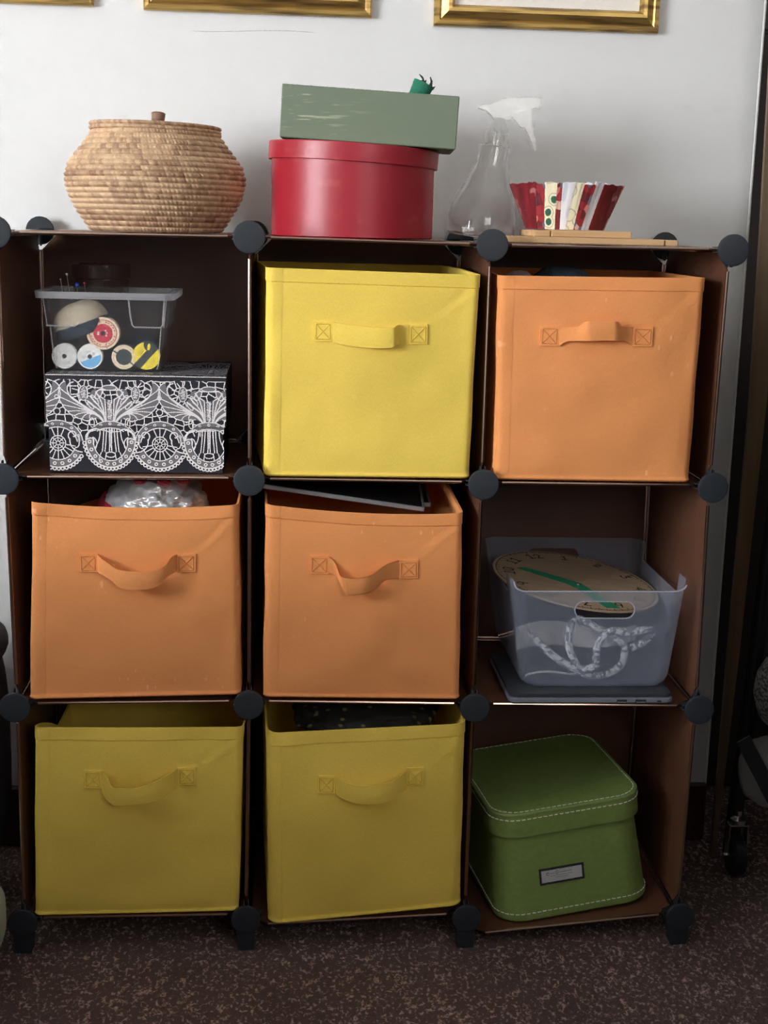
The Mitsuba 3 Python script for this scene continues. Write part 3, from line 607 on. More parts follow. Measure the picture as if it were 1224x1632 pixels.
obj(SB + '__water', from_man(liq), 'm_water', 30)
cp = [(.0, .152), (.0205, .152), (.0205, .171), (.0185, .1715), (.0185, .176), (.0165, .180), (.0120, .190), (.0112, .196), (0, .196)]
obj(SB + '__collar', place(lathe(cp, 40, False, False), sb_loc, ry=sb_ry), 'm_sprayer', 30)
head = Polygon([(.766, 1.364), (.790, 1.364), (.797, 1.374), (.812, 1.379), (.826, 1.383), (.838, 1.386), (.8395, 1.392), (.838, 1.399), (.800, 1.3985), (.782, 1.3965), (.772, 1.392), (.758, 1.386), (.741, 1.3845), (.740, 1.3815), (.752, 1.378), (.760, 1.371)]).buffer(.0012)
obj(SB + '__spray_head', flat_xz(extr(head, .018), 0, .214, 0), 'm_sprayer')
trig = Polygon([(.793, 1.371), (.802, 1.362), (.809, 1.354), (.817, 1.352), (.8225, 1.342), (.829, 1.330), (.834, 1.317), (.8365, 1.319), (.833, 1.338), (.828, 1.356), (.8265, 1.383), (.80, 1.380)]).buffer(.0008)
obj(SB + '__trigger', flat_xz(extr(trig, .011), 0, .2105, 0), 'm_sprayer')
obj(SB + '__dip_tube', place(tube(np.array([[.004 * math.sin(k * .5), 0, .155 - k * .0148] for k in range(11)]), .0022, 8), sb_loc, ry=sb_ry), 'm_sprayer', 40)
tag(SB, 'clear plastic spray bottle with a little water leaning between red box and paper bowl', 'spray bottle')

# ------------------------------------------------------------------ lace box
lines, fills = [], []
def ln(p, w=9): lines.append(LineString(p).buffer(w * .62))
def bez(p0, p1, p2, p3, n=14):
    t = np.linspace(0, 1, n)[:, None]; p0, p1, p2, p3 = map(np.array, (p0, p1, p2, p3))
    return (1 - t) ** 3 * p0 + 3 * t * (1 - t) ** 2 * p1 + 3 * t * t * (1 - t) * p2 + t ** 3 * p3
def ell(cx, cy, rx, ry, a0=0, a1=360, n=40):
    a = np.radians(np.linspace(a0, a1, n)); return np.stack([cx + rx * np.cos(a), cy + ry * np.sin(a)], 1)
def petal(cx, cy, rx, ry, rot, w=8):
    p = affinity.rotate(Polygon(ell(0, 0, rx, ry)), rot, origin=(0, 0)); p = affinity.translate(p, cx, cy); fills.append(p); lines.append(p.exterior.buffer(w * .65))
def band(outer, inner):
    fills.append(Polygon(np.vstack([outer, inner[::-1]]))); ln(outer); ln(inner)
def dot(x, y, r=17): lines.append(Point(x, y).buffer(r).difference(Point(x, y).buffer(r * .45)))
def fan(cx):
    for s in (-1, 1):
        q = lambda pts: [(cx + s * x, y) for x, y in np.asarray(pts)]
        petal(cx + s * 118, 395, 62, 30, 60 * s)
        ln(q(bez((85, 345), (150, 345), (170, 400), (95, 425)))); ln(q([(95, 425), (50, 455), (38, 690)]))
        for e in ((150, 370), (205, 425), (240, 470)): ln(q(bez((52, 690), (62, 560), (e[0] - 60, e[1] + 70), e)), 12)
        for e, r in (((160, 455), 62), ((205, 520), 48)): petal(cx + s * e[0], e[1], r, 20, s * -52)
        ln(q(bez((72, 690), (130, 580), (330, 530), (430, 420))), 14); ln(q(bez((430, 420), (480, 350), (460, 270), (390, 265))), 10)
        wing = np.array([(66, 690), (130, 575), (300, 505), (420, 430), (470, 330), (480, 262), (525, 300), (545, 400), (520, 480), (470, 560), (405, 615), (320, 655), (235, 668), (150, 655)])
        fills.append(Polygon(q(wing)).buffer(6)); fills.append(Polygon(q([(30, 690), (34, 450), (95, 415), (150, 335), (195, 360), (215, 430), (250, 470), (235, 520), (110, 640), (60, 690)])))
        for e0, e1 in (((480, 262), (545, 330)), ((530, 330), (545, 430)), ((545, 430), (505, 520)), ((505, 520), (450, 590)), ((450, 590), (380, 635)), ((380, 635), (300, 668)), ((300, 668), (215, 680))):
            e0, e1 = np.array(e0, float), np.array(e1, float); mdl = (e0 + e1) / 2; outv = mdl - np.array([230, 560]); outv /= np.linalg.norm(outv)
            ln(q(bez(e0, e0 + outv * 22, e1 + outv * 22, e1)), 9)
            ln(q(bez((78, 690), (150, 590), (260 + .25 * (e1[0] - 260), 560 + .25 * (e1[1] - 560)), e1)), 8)
        ln(q(bez((80, 690), (140, 610), (220, 560), (300, 560))), 10)
        pp = Polygon(q(ell(285, 385, 46, 82))); fills.append(pp); lines.append(pp.exterior.buffer(4))
        for k in range(16): dot(cx + s * (285 + 30 * math.cos(k * 2.4) * math.sqrt(k / 16)), 385 + 58 * math.sin(k * 2.4) * math.sqrt(k / 16), 9)
        for a in (-150, -100, -60, -20, 20, 60, 110, 160):
            ln(q([(285 + 46 * math.cos(math.radians(a)), 385 + 82 * math.sin(math.radians(a))), (285 + 125 * math.cos(math.radians(a)), 385 + 140 * math.sin(math.radians(a)))]), 9)
        ln(q(ell(195, 715, 26, 55)), 9); ln(q([(150, 660), (250, 700)]), 8)
        # vase and ring below the seam
        for x0, x1 in ((12, 14), (42, 62), (72, 92)): ln(q(bez((x0, 785), (x0 + 2, 880), (x1 - 8, 960), (x1, 1040))), 10)
        ln(q(bez((112, 800), (110, 900), (150, 960), (170, 1000))), 10)
        for k in range(3): ln(q(bez((130 + 30 * k, 790 + 10 * k), (190 + 25 * k, 770 + 20 * k), (235 + 8 * k, 800 + 25 * k), (262, 850 + 28 * k))), 10)
        ln(q(bez((262, 905), (200, 870), (165, 900), (190, 960))), 10); ln(q(bez((195, 880), (140, 900), (140, 980), (170, 1010))), 10)
    petal(cx, 322, 80, 28, 0); ln([(cx - 90, 350), (cx + 90, 350)], 9)
    for k in range(20): ln([(cx - 22, 460 + k * 11), (cx + 22, 466 + k * 11)], 5)
    for k in range(18): ln([(cx - 10, 795 + k * 11), (cx + 10, 800 + k * 11)], 5)
    band(ell(cx, 800, 185, 108, 200, 340), ell(cx, 840, 160, 66, 205, 335)); [dot(cx + x, y) for x, y in ((-100, 738), (0, 722), (100, 738))]
    o, i_ = ell(cx, 900, 272, 315, -8, 188), ell(cx, 905, 192, 238, -4, 184); band(o, i_)
    for a in np.linspace(6, 174, 10): dot(cx + 232 * math.cos(math.radians(a)), 902 + 277 * math.sin(math.radians(a)), 22)
    for a in np.linspace(8, 172, 22): dot(cx + 290 * math.cos(math.radians(a)), 900 + 335 * math.sin(math.radians(a)), 24)
    ln(ell(cx, 1075, 52, 30), 9)
    for x in (-130, -60, 60, 130): ln([(cx + x * .8, 1050), (cx + x, 1130)], 9)
def wheel(cx):
    c = (cx, 950)
    for r, w in ((84, 11), (58, 8), (22, 8)): lines.append(Point(c).buffer(r + w / 2).difference(Point(c).buffer(r - w / 2)))
    for k in range(8): a = k * PI / 4; ln([(cx + 20 * math.cos(a), 950 + 20 * math.sin(a)), (cx + 82 * math.cos(a), 950 + 82 * math.sin(a))], 8)
    for a in list(range(30, 151, 20)) + [-68, -90, -112, 10, 170]: a = math.radians(a); ln([(cx + 84 * math.cos(a), 950 + 84 * math.sin(a)), (cx + 190 * math.cos(a), 950 + 186 * math.sin(a))], 9)
    band(ell(cx, 950, 275, 272, 28, 152), ell(cx, 950, 190, 188, 18, 162))
    for a in np.linspace(38, 142, 6): dot(cx + 232 * math.cos(math.radians(a)), 950 + 230 * math.sin(math.radians(a)), 22)
    for a in np.linspace(30, 150, 15): dot(cx + 292 * math.cos(math.radians(a)), 950 + 290 * math.sin(math.radians(a)), 24)
    band(ell(cx, 960, 275, 270, 188, 352), ell(cx, 965, 215, 195, 190, 350))
    for a in (205, 232, 258, 282, 308, 335): dot(cx + 247 * math.cos(math.radians(a)), 962 + 234 * math.sin(math.radians(a)), 17)
    for s in (-1, 1):
        th = np.linspace(0, 3.6 * PI / 2, 26); r = 62 - 8 * th
        ln(np.stack([cx + s * (168 + r * np.cos(th + 2.2)), 858 + r * np.sin(th + 2.2)], 1), 11)
        ln([(cx + s * x, y) for x, y in bez((130, 900), (120, 1000), (190, 1040), (262, 1050))], 11); ln([(cx + s * x, y) for x, y in bez((228, 870), (240, 960), (230, 1000), (190, 1000))], 10)
for c in (-323, 765, 1853): fan(c)
for c in (190, 1309, 2397): wheel(c)
fig = union_all(lines); figf = union_all([f.buffer(0) for f in fills])
jr = np.random.default_rng(3); pts = np.array([(x + jr.uniform(-26, 26), y + jr.uniform(-26, 26)) for x in range(40, 2090, 88) for y in range(200, 900, 80)])
from scipy.spatial import Voronoi
vo = Voronoi(pts); net = union_all([LineString(vo.vertices[list(r)]).buffer(5.5) for r in vo.ridge_vertices if min(r) >= 0 and np.abs(np.diff(vo.vertices[list(r)], axis=0)).max() < 220])
solid = union_all([g.buffer(6) for g in fills] + [l for l in lines])
net = net.difference(figf.buffer(4)).intersection(sbox(0, 235, 2200, 860))
for cxx in (190, 1309, 2397):
    for yy, rr in ((590, 40), (430, 26)): net = net.difference(Point(cxx, yy).buffer(rr)); fig = fig.union(Point(cxx, yy).buffer(rr).difference(Point(cxx, yy).buffer(rr - 10)))
net = net.difference(union_all([Polygon(ell(c, 965, 215, 195)) for c in (190, 1309, 2397)]))
fig = fig.union(net)
SC = .278 / (2047 - 68)
def lace_part(rect, x0, zref, yref):
    """cut the print to rect in drawing units and bring it to metres: (x, z) from the left edge and the seam"""
    out = []
    for g in (figf.difference(fig).intersection(sbox(*rect)), fig.intersection(sbox(*rect))):
        out.append(affinity.affine_transform(g.simplify(1.2), [SC, 0, 0, -SC, x0 - 68 * SC, zref + yref * SC]))
    return out
LB = 'lace_box'
obj(LB + '__body', bbox(.0610, .3310, .030, .2500, .7985, .905, .001), 'm_lace_ground')
f_, l_ = lace_part((96, 745, 2020, 1262), .058, .8735, 745)
obj(LB + '__body__lace_fill', flat_xz(extr(f_, .0003), 0, .030, 0), 'm_lace_fill', label='grey lace shapes'); obj(LB + '__body__lace_print', flat_xz(extr(l_, .0004), 0, .030, 0), 'm_lace_line', label='white lace print')
lidk = obj(LB + '__lid', cat([bbox(.058, .336, .0255, .0285, .8735, .9525, .0008), bbox(.058, .336, .2515, .2545, .8735, .9525, .0008), bbox(.058, .061 - .0002, .0285, .2515, .8735, .9525, .0008), bbox(.3332, .336, .0285, .2515, .8735, .9525, .0008), bbox(.058, .336, .0255, .2545, .9500, .9530, .0012)]), 'm_lace_ground')
f_, l_ = lace_part((72, 232, 2043, 745), .058, .8735, 745)
obj(lidk + '__lace_fill', flat_xz(extr(f_, .0003), 0, .0255, 0), 'm_lace_fill', label='grey lace shapes'); obj(lidk + '__lace_print', flat_xz(extr(l_.union(sbox(.0585, .9512, .3355, .9525)), .0004), 0, .0255, 0), 'm_lace_line', label='white lace print')
tf, tl = [affinity.affine_transform(g.intersection(sbox(72, 250, 2043, 1250)).simplify(2), [SC, 0, 0, SC * 1.5, .058 - 68 * SC, .027 - 250 * SC * 1.5]) for g in (figf.difference(fig), fig)]
tl, tf = (g.intersection(sbox(.059, .0265, .335, .2535)) for g in (tl, tf))
for g, mm, nm in ((tf, 'm_dark_thread', '__top_shaded_fill'), (tl, 'm_lace_fill', '__top_shaded_print')):  # same print in darker colours, the shade on the lid top painted in
    e = extr(g, .0003); e.apply_translation([0, 0, .953]); obj(lidk + nm, e, mm)
tag(LB, 'black cardboard box with lid printed all over with white lace pattern', 'box')

# ------------------------------------------------------------------ clear tub with sewing things
def rb_solid(rings, r, n=7):
    """hull-lofted rounded box; rings of (w, d, z, cx, cy)"""
    return loft([np.column_stack([rrect(w, d, min(r, w / 2.1, d / 2.1), n) + [cx, cy], np.full(4 * (n + 1), z)]) for w, d, z, cx, cy in rings])
TB = 'plastic_tub'; tz = .9535; tcx0, tcx1, tcy = .1470, .1470, .145
o = to_man(rb_solid([(.160, .150, tz, tcx0, tcy), (.166, .156, tz + .003, tcx0, tcy), (.170, .160, tz + .010, tcx0, tcy), (.180, .168, tz + .070, tcx0, tcy), (.189, .172, tz + .0702, tcx0, tcy), (.200, .182, tz + .122, tcx1, tcy)], .016))
i2 = to_man(rb_solid([(.164, .154, tz + .0025, tcx0, tcy), (.168, .158, tz + .010, tcx0, tcy), (.178, .166, tz + .070, tcx0, tcy), (.187, .170, tz + .0715, tcx0, tcy), (.1985, .1805, tz + .13, tcx1, tcy)], .015))
obj(TB + '__body', from_man(o - i2), 'm_clear', 30)
ro = to_man(rb_solid([(.214, .196, tz + .113, tcx1, tcy), (.216, .198, tz + .1235, tcx1, tcy)], .018)); ri = to_man(rb_solid([(.198, .180, tz + .10, tcx1, tcy), (.199, .181, tz + .13, tcx1, tcy)], .015))
obj(TB + '__rim', from_man(ro - ri), 'm_tub_rim', 30, label='milky rolled rim')
fy = tcy - .091
rd = lambda pts: tube(np.array(pts), .0013, 8)
obj(TB + '__grip_recess', cat([rd([(.1835, fy + .0002, tz + .116), (.1865, fy + .004, tz + .085), (.1885, fy + .0055, tz + .074), (.192, fy + .006, tz + .0705), (.2325, fy + .006, tz + .0705), (.2355, fy + .005, tz + .075), (.2390, fy + .002, tz + .116)]), rd([(.056, fy + .006, tz + .0705), (.10, fy + .006, tz + .0705), (.106, fy + .0055, tz + .075)])]), 'm_tub_rim', 40, label='milky moulded grip outline')
zz = np.array([tz + .004, tz + .012, tz + .070, tz + .0705, tz + .113]); hw = np.array([.0815, .0845, .0893, .0938, .0985]); hd = np.array([.0765, .0795, .0833, .0853, .0895])
for sx in (-1, 1):
    obj(TB + '__corner_edge', tube([(tcx0 + sx * (w_ - .004), tcy - d_ + .004, z_) for w_, d_, z_ in zip(hw, hd, zz)], .0011, 6), 'm_tub_rim', 40)
tag(TB, 'clear plastic tub with milky rim full of sewing things on the lace box', 'tub')
FZ = tz + .0028
def spool(key, x, z, r, body_m, face_m, faces, label, y=.073, th=.017):
    prof2 = [(.0, 0), (r, 0), (r, .0022), (r * .82, .003), (r * .82, th - .003), (r, th - .0022), (r, th), (.0, th)]
    sm = place(lathe(prof2, 40, False, False), (x, y, z), rx=-90); obj(key + '__body', sm, body_m, 30)
    for nm, poly, m_ in faces:
        obj(f'{key}__{nm}', flat_xz(extr(poly, .0005), x, y, z), m_)
    tag(key, label, 'thread spool')
hole = lambda r=.0035: Point(0, 0).buffer(r)
def bars(spec): return union_all([affinity.rotate(sbox(x0, y, x1, y + .0009), rot, origin=(0, 0)) for x0, x1, y, rot in spec])
r = .0195
spool('thread_spool', .081, FZ + r, r, 'm_white', None, [('paper_label', Point(0, 0).buffer(.0187).difference(hole()), 'm_white'), ('hole', hole(.0034), 'm_ink'), ('print', bars([(-.011, .008, .007, 0), (-.013, -.004, .002, 28), (.004, .013, .003, 28), (-.008, .010, -.009, 28), (-.006, .009, -.0125, 28), (-.012, .002, .011, 0)]), 'm_grey_ink')], 'round white thread spool, leftmost in the bottom of the clear tub')
bl = Point(0, 0).buffer(.0172)
lower = affinity.rotate(sbox(-.03, -.03, .03, -.003), 22, origin=(0, 0))
spool('thread_spool_001', .1205, FZ + r, r, 'm_white', None, [('paper_label', bl.difference(lower).difference(hole()), 'm_white'), ('blue_label', bl.intersection(lower).difference(hole()), 'm_blue_label'), ('hole', hole(.0034), 'm_ink'), ('print', affinity.rotate(union_all([sbox(-.013, .000, -.009, .0045), sbox(-.0085, .000, -.005, .004), sbox(.005, .000, .0095, .005), sbox(-.006, .007, .004, .0095)]), 16, origin=(0, 0)), 'm_grey_ink')], 'blue and white thread spool lying beside the white spool in the tub')
spool('thread_spool_002', .1415, 1.0125, .0255, 'm_cream', None, [('red_label', Point(0, 0).buffer(.0148).difference(hole(.0036)), 'm_red_label'), ('hole', hole(.0036), 'm_ink'), ('red_ring', Point(0, 0).buffer(.0215).difference(Point(0, 0).buffer(.0207)), 'm_red_label'), ('print', union_all([Point(.0062 * math.cos(a), .0062 * math.sin(a)).buffer(.0016) for a in (-.6, .1, .8)] + [sbox(-.009, -.003, -.0055, .003)]), 'm_white')] + [('letter_mark', union_all([affinity.rotate(affinity.translate(sbox(-.0007, -.0011, .0007, .0011), 0, .0182), k * 15, origin=(0, 0)) for k in range(24) if k % 6]), 'm_red_label')], 'larger cream thread spool with a red centre label above the others in the tub', th=.019)
gap = union_all([affinity.rotate(sbox(.010, -.0009, .03, .0009), a, origin=(0, 0)) for a in (150, 320)])
spool('thread_spool_003', .1735, FZ + .0198, .0198, 'm_dark_thread', None, [('paper_ring', Point(0, 0).buffer(.0192).difference(Point(0, 0).buffer(.0128, quad_segs=3)).difference(gap), 'm_cream')], 'thread spool with a torn cream paper ring around a dark centre')
yl = Point(0, 0).buffer(.0215)
ydiag = affinity.rotate(sbox(-.03, -.0062, .03, .0052), 48, origin=(0, 0))
spool('thread_spool_004', .2085, FZ + .0222, .0222, 'm_dark_thread', None, [('yellow_label', yl.difference(ydiag).difference(affinity.translate(Point(0, 0).buffer(.010), .006, .017)).difference(affinity.translate(sbox(-.02, -.05, 0, 0), -.014, -.01)), 'm_yellow_label'), ('yellow_scrap', affinity.rotate(affinity.scale(Point(.004, .014).buffer(.0045), .55, 1.2), -8), 'm_yellow_label'), ('print', affinity.rotate(union_all([sbox(-.006, .0105, .005, .0117), sbox(-.004, .0078, .004, .0088), sbox(-.006, -.0125, .005, -.0113), sbox(-.005, -.0148, .004, -.0138)]), 48, origin=(0, 0)), 'm_dark_thread')], 'dark thread spool with torn yellow label at the right of the tub')
PC = 'pincushion'
dome = lathe([(.0, 0), (.043, 0), (.0438, .004), (.0417, .014), (.0355, .024), (.0245, .0305), (.0115, .0335), (.0, .034)], 56, False, False); dome.vertices[:, 1] *= .74; dome.vertices += .002 * (meshkit.fbm(dome.vertices * 60 + 9, 3, 2)[:, None] - .5)
pc_loc = (.106, .0965, 1.0265)
obj(PC + '__cushion', place(dome, pc_loc, ry=-20), 'm_cushion', 40); pb = lathe([(0, -.018), (.036, -.018), (.0445, -.004), (.0445, 0), (0, 0)], 48, False, False); pb.vertices[:, 1] *= .74
obj(PC + '__base', place(pb, pc_loc, ry=-20), 'm_navy', 40)
tag(PC, 'cream domed pincushion on a dark base tilted inside the clear tub', 'pincushion')
for k, (b0, b1, hm, hr, lb) in enumerate((((.089, .104, 1.054), (.083, .102, 1.1015), 'm_white', .0021, 'tall white headed pin in the pincushion'), ((.079, .102, 1.049), (.0735, .100, 1.0935), 'm_steel', .0016, 'steel pin left of the tall white headed pin'), ((.098, .104, 1.057), (.0995, .097, 1.0855), 'm_pin_blue', .0036, 'blue headed pin in the pincushion'), ((.113, .106, 1.06), (.1105, .099, 1.0885), 'm_pin_red', .0017, 'red headed pin right of the blue headed pin'), ((.078, .094, 1.046), (.0765, .082, 1.066), 'm_pin_red', .0032, 'pink headed pin below the rim of the tub'))):
    key = 'sewing_pin' + (f'_{k:03d}' if k else '')
    obj(key + '__shaft', tube([b0, b1], .0007, 6), 'm_steel'); s = trimesh.creation.icosphere(subdivisions=2, radius=hr); s.apply_translation(b1); obj(key + '__head', s, hm, True); tag(key, lb, 'pin')
JR = 'jar'
jp = [(.041, 0), (.044, .003), (.0442, .135), (.0435, .137)]
obj(JR + '__body', place(lathe(jp, 56, True, False), (.1270, .1775, FZ)), 'm_jar', 40)
obj(JR + '__lid', place(lathe([(.0455, 0), (.047, .001), (.047, .0215), (.0455, .0235), (.0, .0235)], 56, False, False), (.1270, .1775, FZ + .137)), 'm_jar', 40)
tag(JR, 'smoky dark plastic jar standing behind the pins in the clear tub', 'jar')
obj('navy_cloth', blob((.195, .155, .985), (.022, .045, .024), 5, .12, 4, 4, .8), 'm_navy', True); tag('navy_cloth', 'dark navy cloth behind the spools in the clear tub', 'cloth')

# ------------------------------------------------------------------ laptop and translucent bin
LP = 'laptop'
def slab_rr(x0, x1, y0, y1, z0, z1, r, e=.002):
    w, d, cx, cy = x1 - x0, y1 - y0, (x0 + x1) / 2, (y0 + y1) / 2
    return rb_solid([(w - 2 * e, d - 2 * e, z0, cx, cy), (w, d, z0 + e, cx, cy), (w, d, z1 - e * .4, cx, cy), (w - e, d - e, z1, cx, cy)], r)
obj(LP + '__base', slab_rr(.796, 1.070, -.010, .215, .4300, .4400, .012, .0035), 'm_laptop', 30, label='silver grey laptop base')
obj(LP + '__lid', slab_rr(.798, 1.068, -.006, .213, .4403, .4468, .012), 'm_laptop_dark', 30, label='dark laptop lid')
for x0, x1 in ((.9745, .9915), (1.0055, 1.0235)):
    obj(LP + '__port', bbox(x0, x1, -.0104, -.0085, .4322, .4378, .0004), 'm_ink'); obj(LP + '__port__tongue', bbox(x0 + .0015, x1 - .0015, -.0107, -.010, .4326, .4340, .0002), 'm_laptop')
obj(LP + '__lock_slot', bbox(1.042, 1.049, -.0104, -.009, .4335, .4362, .0004), 'm_ink')
tag(LP, 'closed grey laptop lying under the translucent bin', 'laptop')
TBN = 'translucent_bin'; bz = .4470; bx = .9445
def profile(sh):
    R = []
    for w, z in ((.205, 0), (.228, .002), (.243, .008), (.252, .018), (.256, .032), (.294, .186)):
        R.append((w - 2 * sh, .300 + (w - .256) * .55 - 2 * sh, bz + z + (sh if z < .01 else 0), bx - max(0, w - .256) * .10, .166))
    return R
o = to_man(rb_solid(profile(0), .026)); pi = profile(.0016); pi.append((pi[-1][0] + .003, pi[-1][1] + .003, bz + .21, bx, .166)); i3 = to_man(rb_solid(pi, .0245))
sh = o - i3
def prism_y(poly, y0, y1):
    e = trimesh.creation.extrude_polygon(poly, y1 - y0, engine='earcut'); v = e.vertices.copy(); e.vertices = np.stack([v[:, 0], y1 - v[:, 2], v[:, 1]], 1)
    return to_man(e)
slot = lambda x0, x1, z0, z1: LineString([(x0 + (z1 - z0) / 2, (z0 + z1) / 2), (x1 - (z1 - z0) / 2, (z0 + z1) / 2)]).buffer((z1 - z0) / 2)
sh = sh - prism_y(slot(.901, 1.000, .5700, .5990), -.05, .08) - prism_y(slot(.877, .972, .5870, .6130), .25, .40)
dip = Polygon([(.7985, .66), (.800, .629), (.806, .620), (.818, .6155), (1.060, .6165), (1.076, .619), (1.0845, .626), (1.086, .66)])
sh = sh - prism_y(dip, -.05, .05)
side = manifold3d.Manifold.cube([.5, .225, .1]).translate([.7, .062, .6015]); sh = sh - side
dipb = Polygon([(1.083, .66), (1.0815, .628), (1.09, .57), (1.20, .57), (1.2, .66)])
obj(TBN + '__body', from_man(sh), 'm_frosted', 30)
fyf = lambda z: .166 - (.300 + (.256 + (.288 - .256) * max(0, (z - bz - .032)) / .154 - .256) * .55) / 2
rimp = [(.8000, fyf(.629) + .006, .6300), (.8020, fyf(.62) + .001, .622), (.808, fyf(.62) - .0002, .618), (.820, fyf(.615) - .0004, .6155), (.94, fyf(.615) - .0004, .616), (1.060, fyf(.6165) - .0004, .6165), (1.076, fyf(.62), .6195), (1.084, fyf(.626) + .004, .6265)]
P_ = PchipInterpolator(np.arange(len(rimp)), np.array(rimp))
obj(TBN + '__rim', tube(P_(np.linspace(0, len(rimp) - 1, 60)), .0014, 8), 'm_frosted_edge', 40, label='milky rim edge')
sl = np.array(slot(.901, 1.000, .5700, .5990).exterior.coords); obj(TBN + '__handle_edge', tube([(x, fyf(z) - .0003, z) for x, z in sl], .0013, 8), 'm_frosted_edge', 40, label='milky edge of the handle hole')
tag(TBN, 'translucent plastic bin with handle holes standing on the laptop', 'bin')
# cardboard clock face
CK = 'clock_face'; n_ck = 96
ckR = .1455; ck_loc, ck_rx, ck_ry = np.array([.9345, .172, .5900]), 5.0, 7.5
disc = Polygon(ell(0, 0, ckR, ckR, n=120))
def ck(mesh): return place(mesh, ck_loc, rx=ck_rx, ry=ck_ry)
obj(CK + '__disc', ck(extr(disc, .0025)), 'm_cardboard')
ring = Point(0, 0).buffer(.1405).difference(Point(0, 0).buffer(.1393)); m = extr(ring, .0003); m.apply_translation([0, 0, .0025]); obj(CK + '__ink_ring', ck(m), 'm_ink')
for k in range(12):
    tm = meshkit.text_mesh(str(k + 1), .020, .0003); c = tm.bounds.mean(0); tm.apply_translation([-c[0], -c[1], .0025])
    a = PI / 2 - (k + 1) * PI / 6 + .5
    obj(CK + '__numeral', ck(place(tm, (.118 * math.cos(a), .118 * math.sin(a), 0), rz=math.degrees(a) - 90)), 'm_ink')
ticks = union_all([affinity.rotate(sbox(.1335, -.0005, .1395, .0005), k * 6, origin=(0, 0)) for k in range(60)]); m = extr(ticks, .0003); m.apply_translation([0, 0, .0025]); obj(CK + '__minute_mark', ck(m), 'm_ink')
gs = Polygon([(-.098, .022), (-.085, .030), (-.030, .004), (.006, -.018), (.052, -.118), (.030, -.124), (-.004, -.046), (-.020, -.026)]).buffer(.002); m = extr(gs, .0004); m.apply_translation([0, 0, .0026]); obj(CK + '__green_hand', ck(m), 'm_stripe_green', label='green clock hand')
rv = trimesh.creation.icosphere(subdivisions=2, radius=.0028); rv.apply_translation([0, -.026, .003]); obj(CK + '__rivet', ck(rv), 'm_steel', True)
tag(CK, 'round cardboard clock face with inked numerals and a green hand inside the translucent bin', 'clock face')
# rope and paper strip
RP = 'rope'
rp = np.array([(.838, .075, .530), (.856, .060, .513), (.873, .055, .497), (.915, .050, .472), (.945, .055, .458), (.970, .070, .4555), (1.000, .075, .475), (1.005, .08, .498), (.985, .085, .520), (.955, .080, .535), (.925, .085, .548), (.907, .070, .540), (.903, .060, .514), (.912, .052, .488), (.926, .052, .470), (.948, .045, .482), (.946, .040, .505), (.952, .040, .525), (.975, .045, .541), (1.000, .048, .536), (1.030, .050, .541), (1.044, .058, .537), (1.040, .07, .520), (1.015, .08, .50)])
t = np.concatenate([[0], np.cumsum(np.linalg.norm(np.diff(rp, axis=0), axis=1))]); Pc = PchipInterpolator(t, rp); nn = 260; tt = np.linspace(0, t[-1], nn); path = Pc(tt) + [0, -.006, 0]
m = tube(path, .0062, 12); ang = np.arange(12) / 12 * 6
U = np.array([[ang[k] + (i * t[-1] / nn) / .006 * .5, i * t[-1] / nn / .0042] for i in range(nn) for k in range(12)] + [[0, 0], [0, 0]])
rr_ = .0007 * np.sin(U[:-2, 0] * 2 * PI)[:, None]; cc = np.repeat(path, 12, 0); m.vertices[:-2] += (m.vertices[:-2] - cc) / .0062 * rr_
obj(RP, m, 'm_rope', True, uv=U); tag(RP, 'white and grey braided rope coiled inside the translucent bin', 'rope')
sx = np.linspace(0, 1, 30); th_ = []
top = np.stack([.825 + .212 * sx, .118 + .016 * np.sin(sx * 7), .522 + .008 * sx + .006 * np.sin(sx * 5)], 1); bot = np.stack([.826 + .211 * sx, .117 + .016 * np.sin(sx * 7), .482 + .018 * sx * sx + .004 * np.sin(sx * 4)], 1)
th2 = np.array([0, .0008, 0]); obj('paper_strip', loft([np.array([a, b, b + th2, a + th2]) for a, b in zip(top, bot)]), 'm_white', 40); tag('paper_strip', 'curled white paper band behind the rope in the translucent bin', 'paper')
obj('white_cable', tube([(.832 + .1 * s_, .05 + .02 * s_, .4595 + .004 * math.sin(s_ * 5)) for s_ in np.linspace(0, 1, 16)], .0022, 8), 'm_white', 40); tag('white_cable', 'thin white cable on the bottom of the translucent bin', 'cable')

# ------------------------------------------------------------------ green leatherette box
GB = 'leatherette_box'
gb_loc, gb_rz, gb_ry = (.9200, .1800, .0400), 7.0, -6.4
def gput(m): return place(m, gb_loc, ry=gb_ry, rz=gb_rz)
def gring(w, d, z, r=.050): return np.column_stack([rrect(w, d, r, 10), np.full(44, z)])
obj(GB + '__body', gput(loft([gring(.274, .308, 0), gring(.277, .311, .003), gring(.277, .311, .012), gring(.274, .308, .016), gring(.254, .282, .165)])), 'm_leather', 30)
obj(GB + '__lid', gput(loft([gring(.258, .287, .1525), gring(.2690, .299, .153), gring(.2685, .2985, .1895), gring(.2700, .3000, .1905), gring(.2700, .3000, .1940), gring(.2675, .2975, .1960), gring(.261, .291, .1962)])), 'm_leather', 30)
def stitch_ring(w, d, z, r, out, key, flat=False):
    p = rrect(w, d, r, 24); p = np.vstack([p, p[:1]]); s_ = np.concatenate([[0], np.cumsum(np.linalg.norm(np.diff(p, axis=0), axis=1))]); ms = []
    L_ = s_[-1]; k = int(L_ / .0095)
    for q in range(k):
        a = np.linspace(q * L_ / k, (q + .68) * L_ / k, 3); xy = np.stack([np.interp(a, s_, p[:, 0]), np.interp(a, s_, p[:, 1])], 1)
        ms.append(tube(np.column_stack([xy, np.full(3, z)]), .0009, 5))
    obj(key, gput(cat(ms)), 'm_stitch', kind='stuff', label='white stitching')
stitch_ring(.2570, .287, .1964, .046, 0, GB + '__lid__stitching')
stitch_ring(.2694, .2994, .1845, .050, 0, GB + '__lid__stitching')
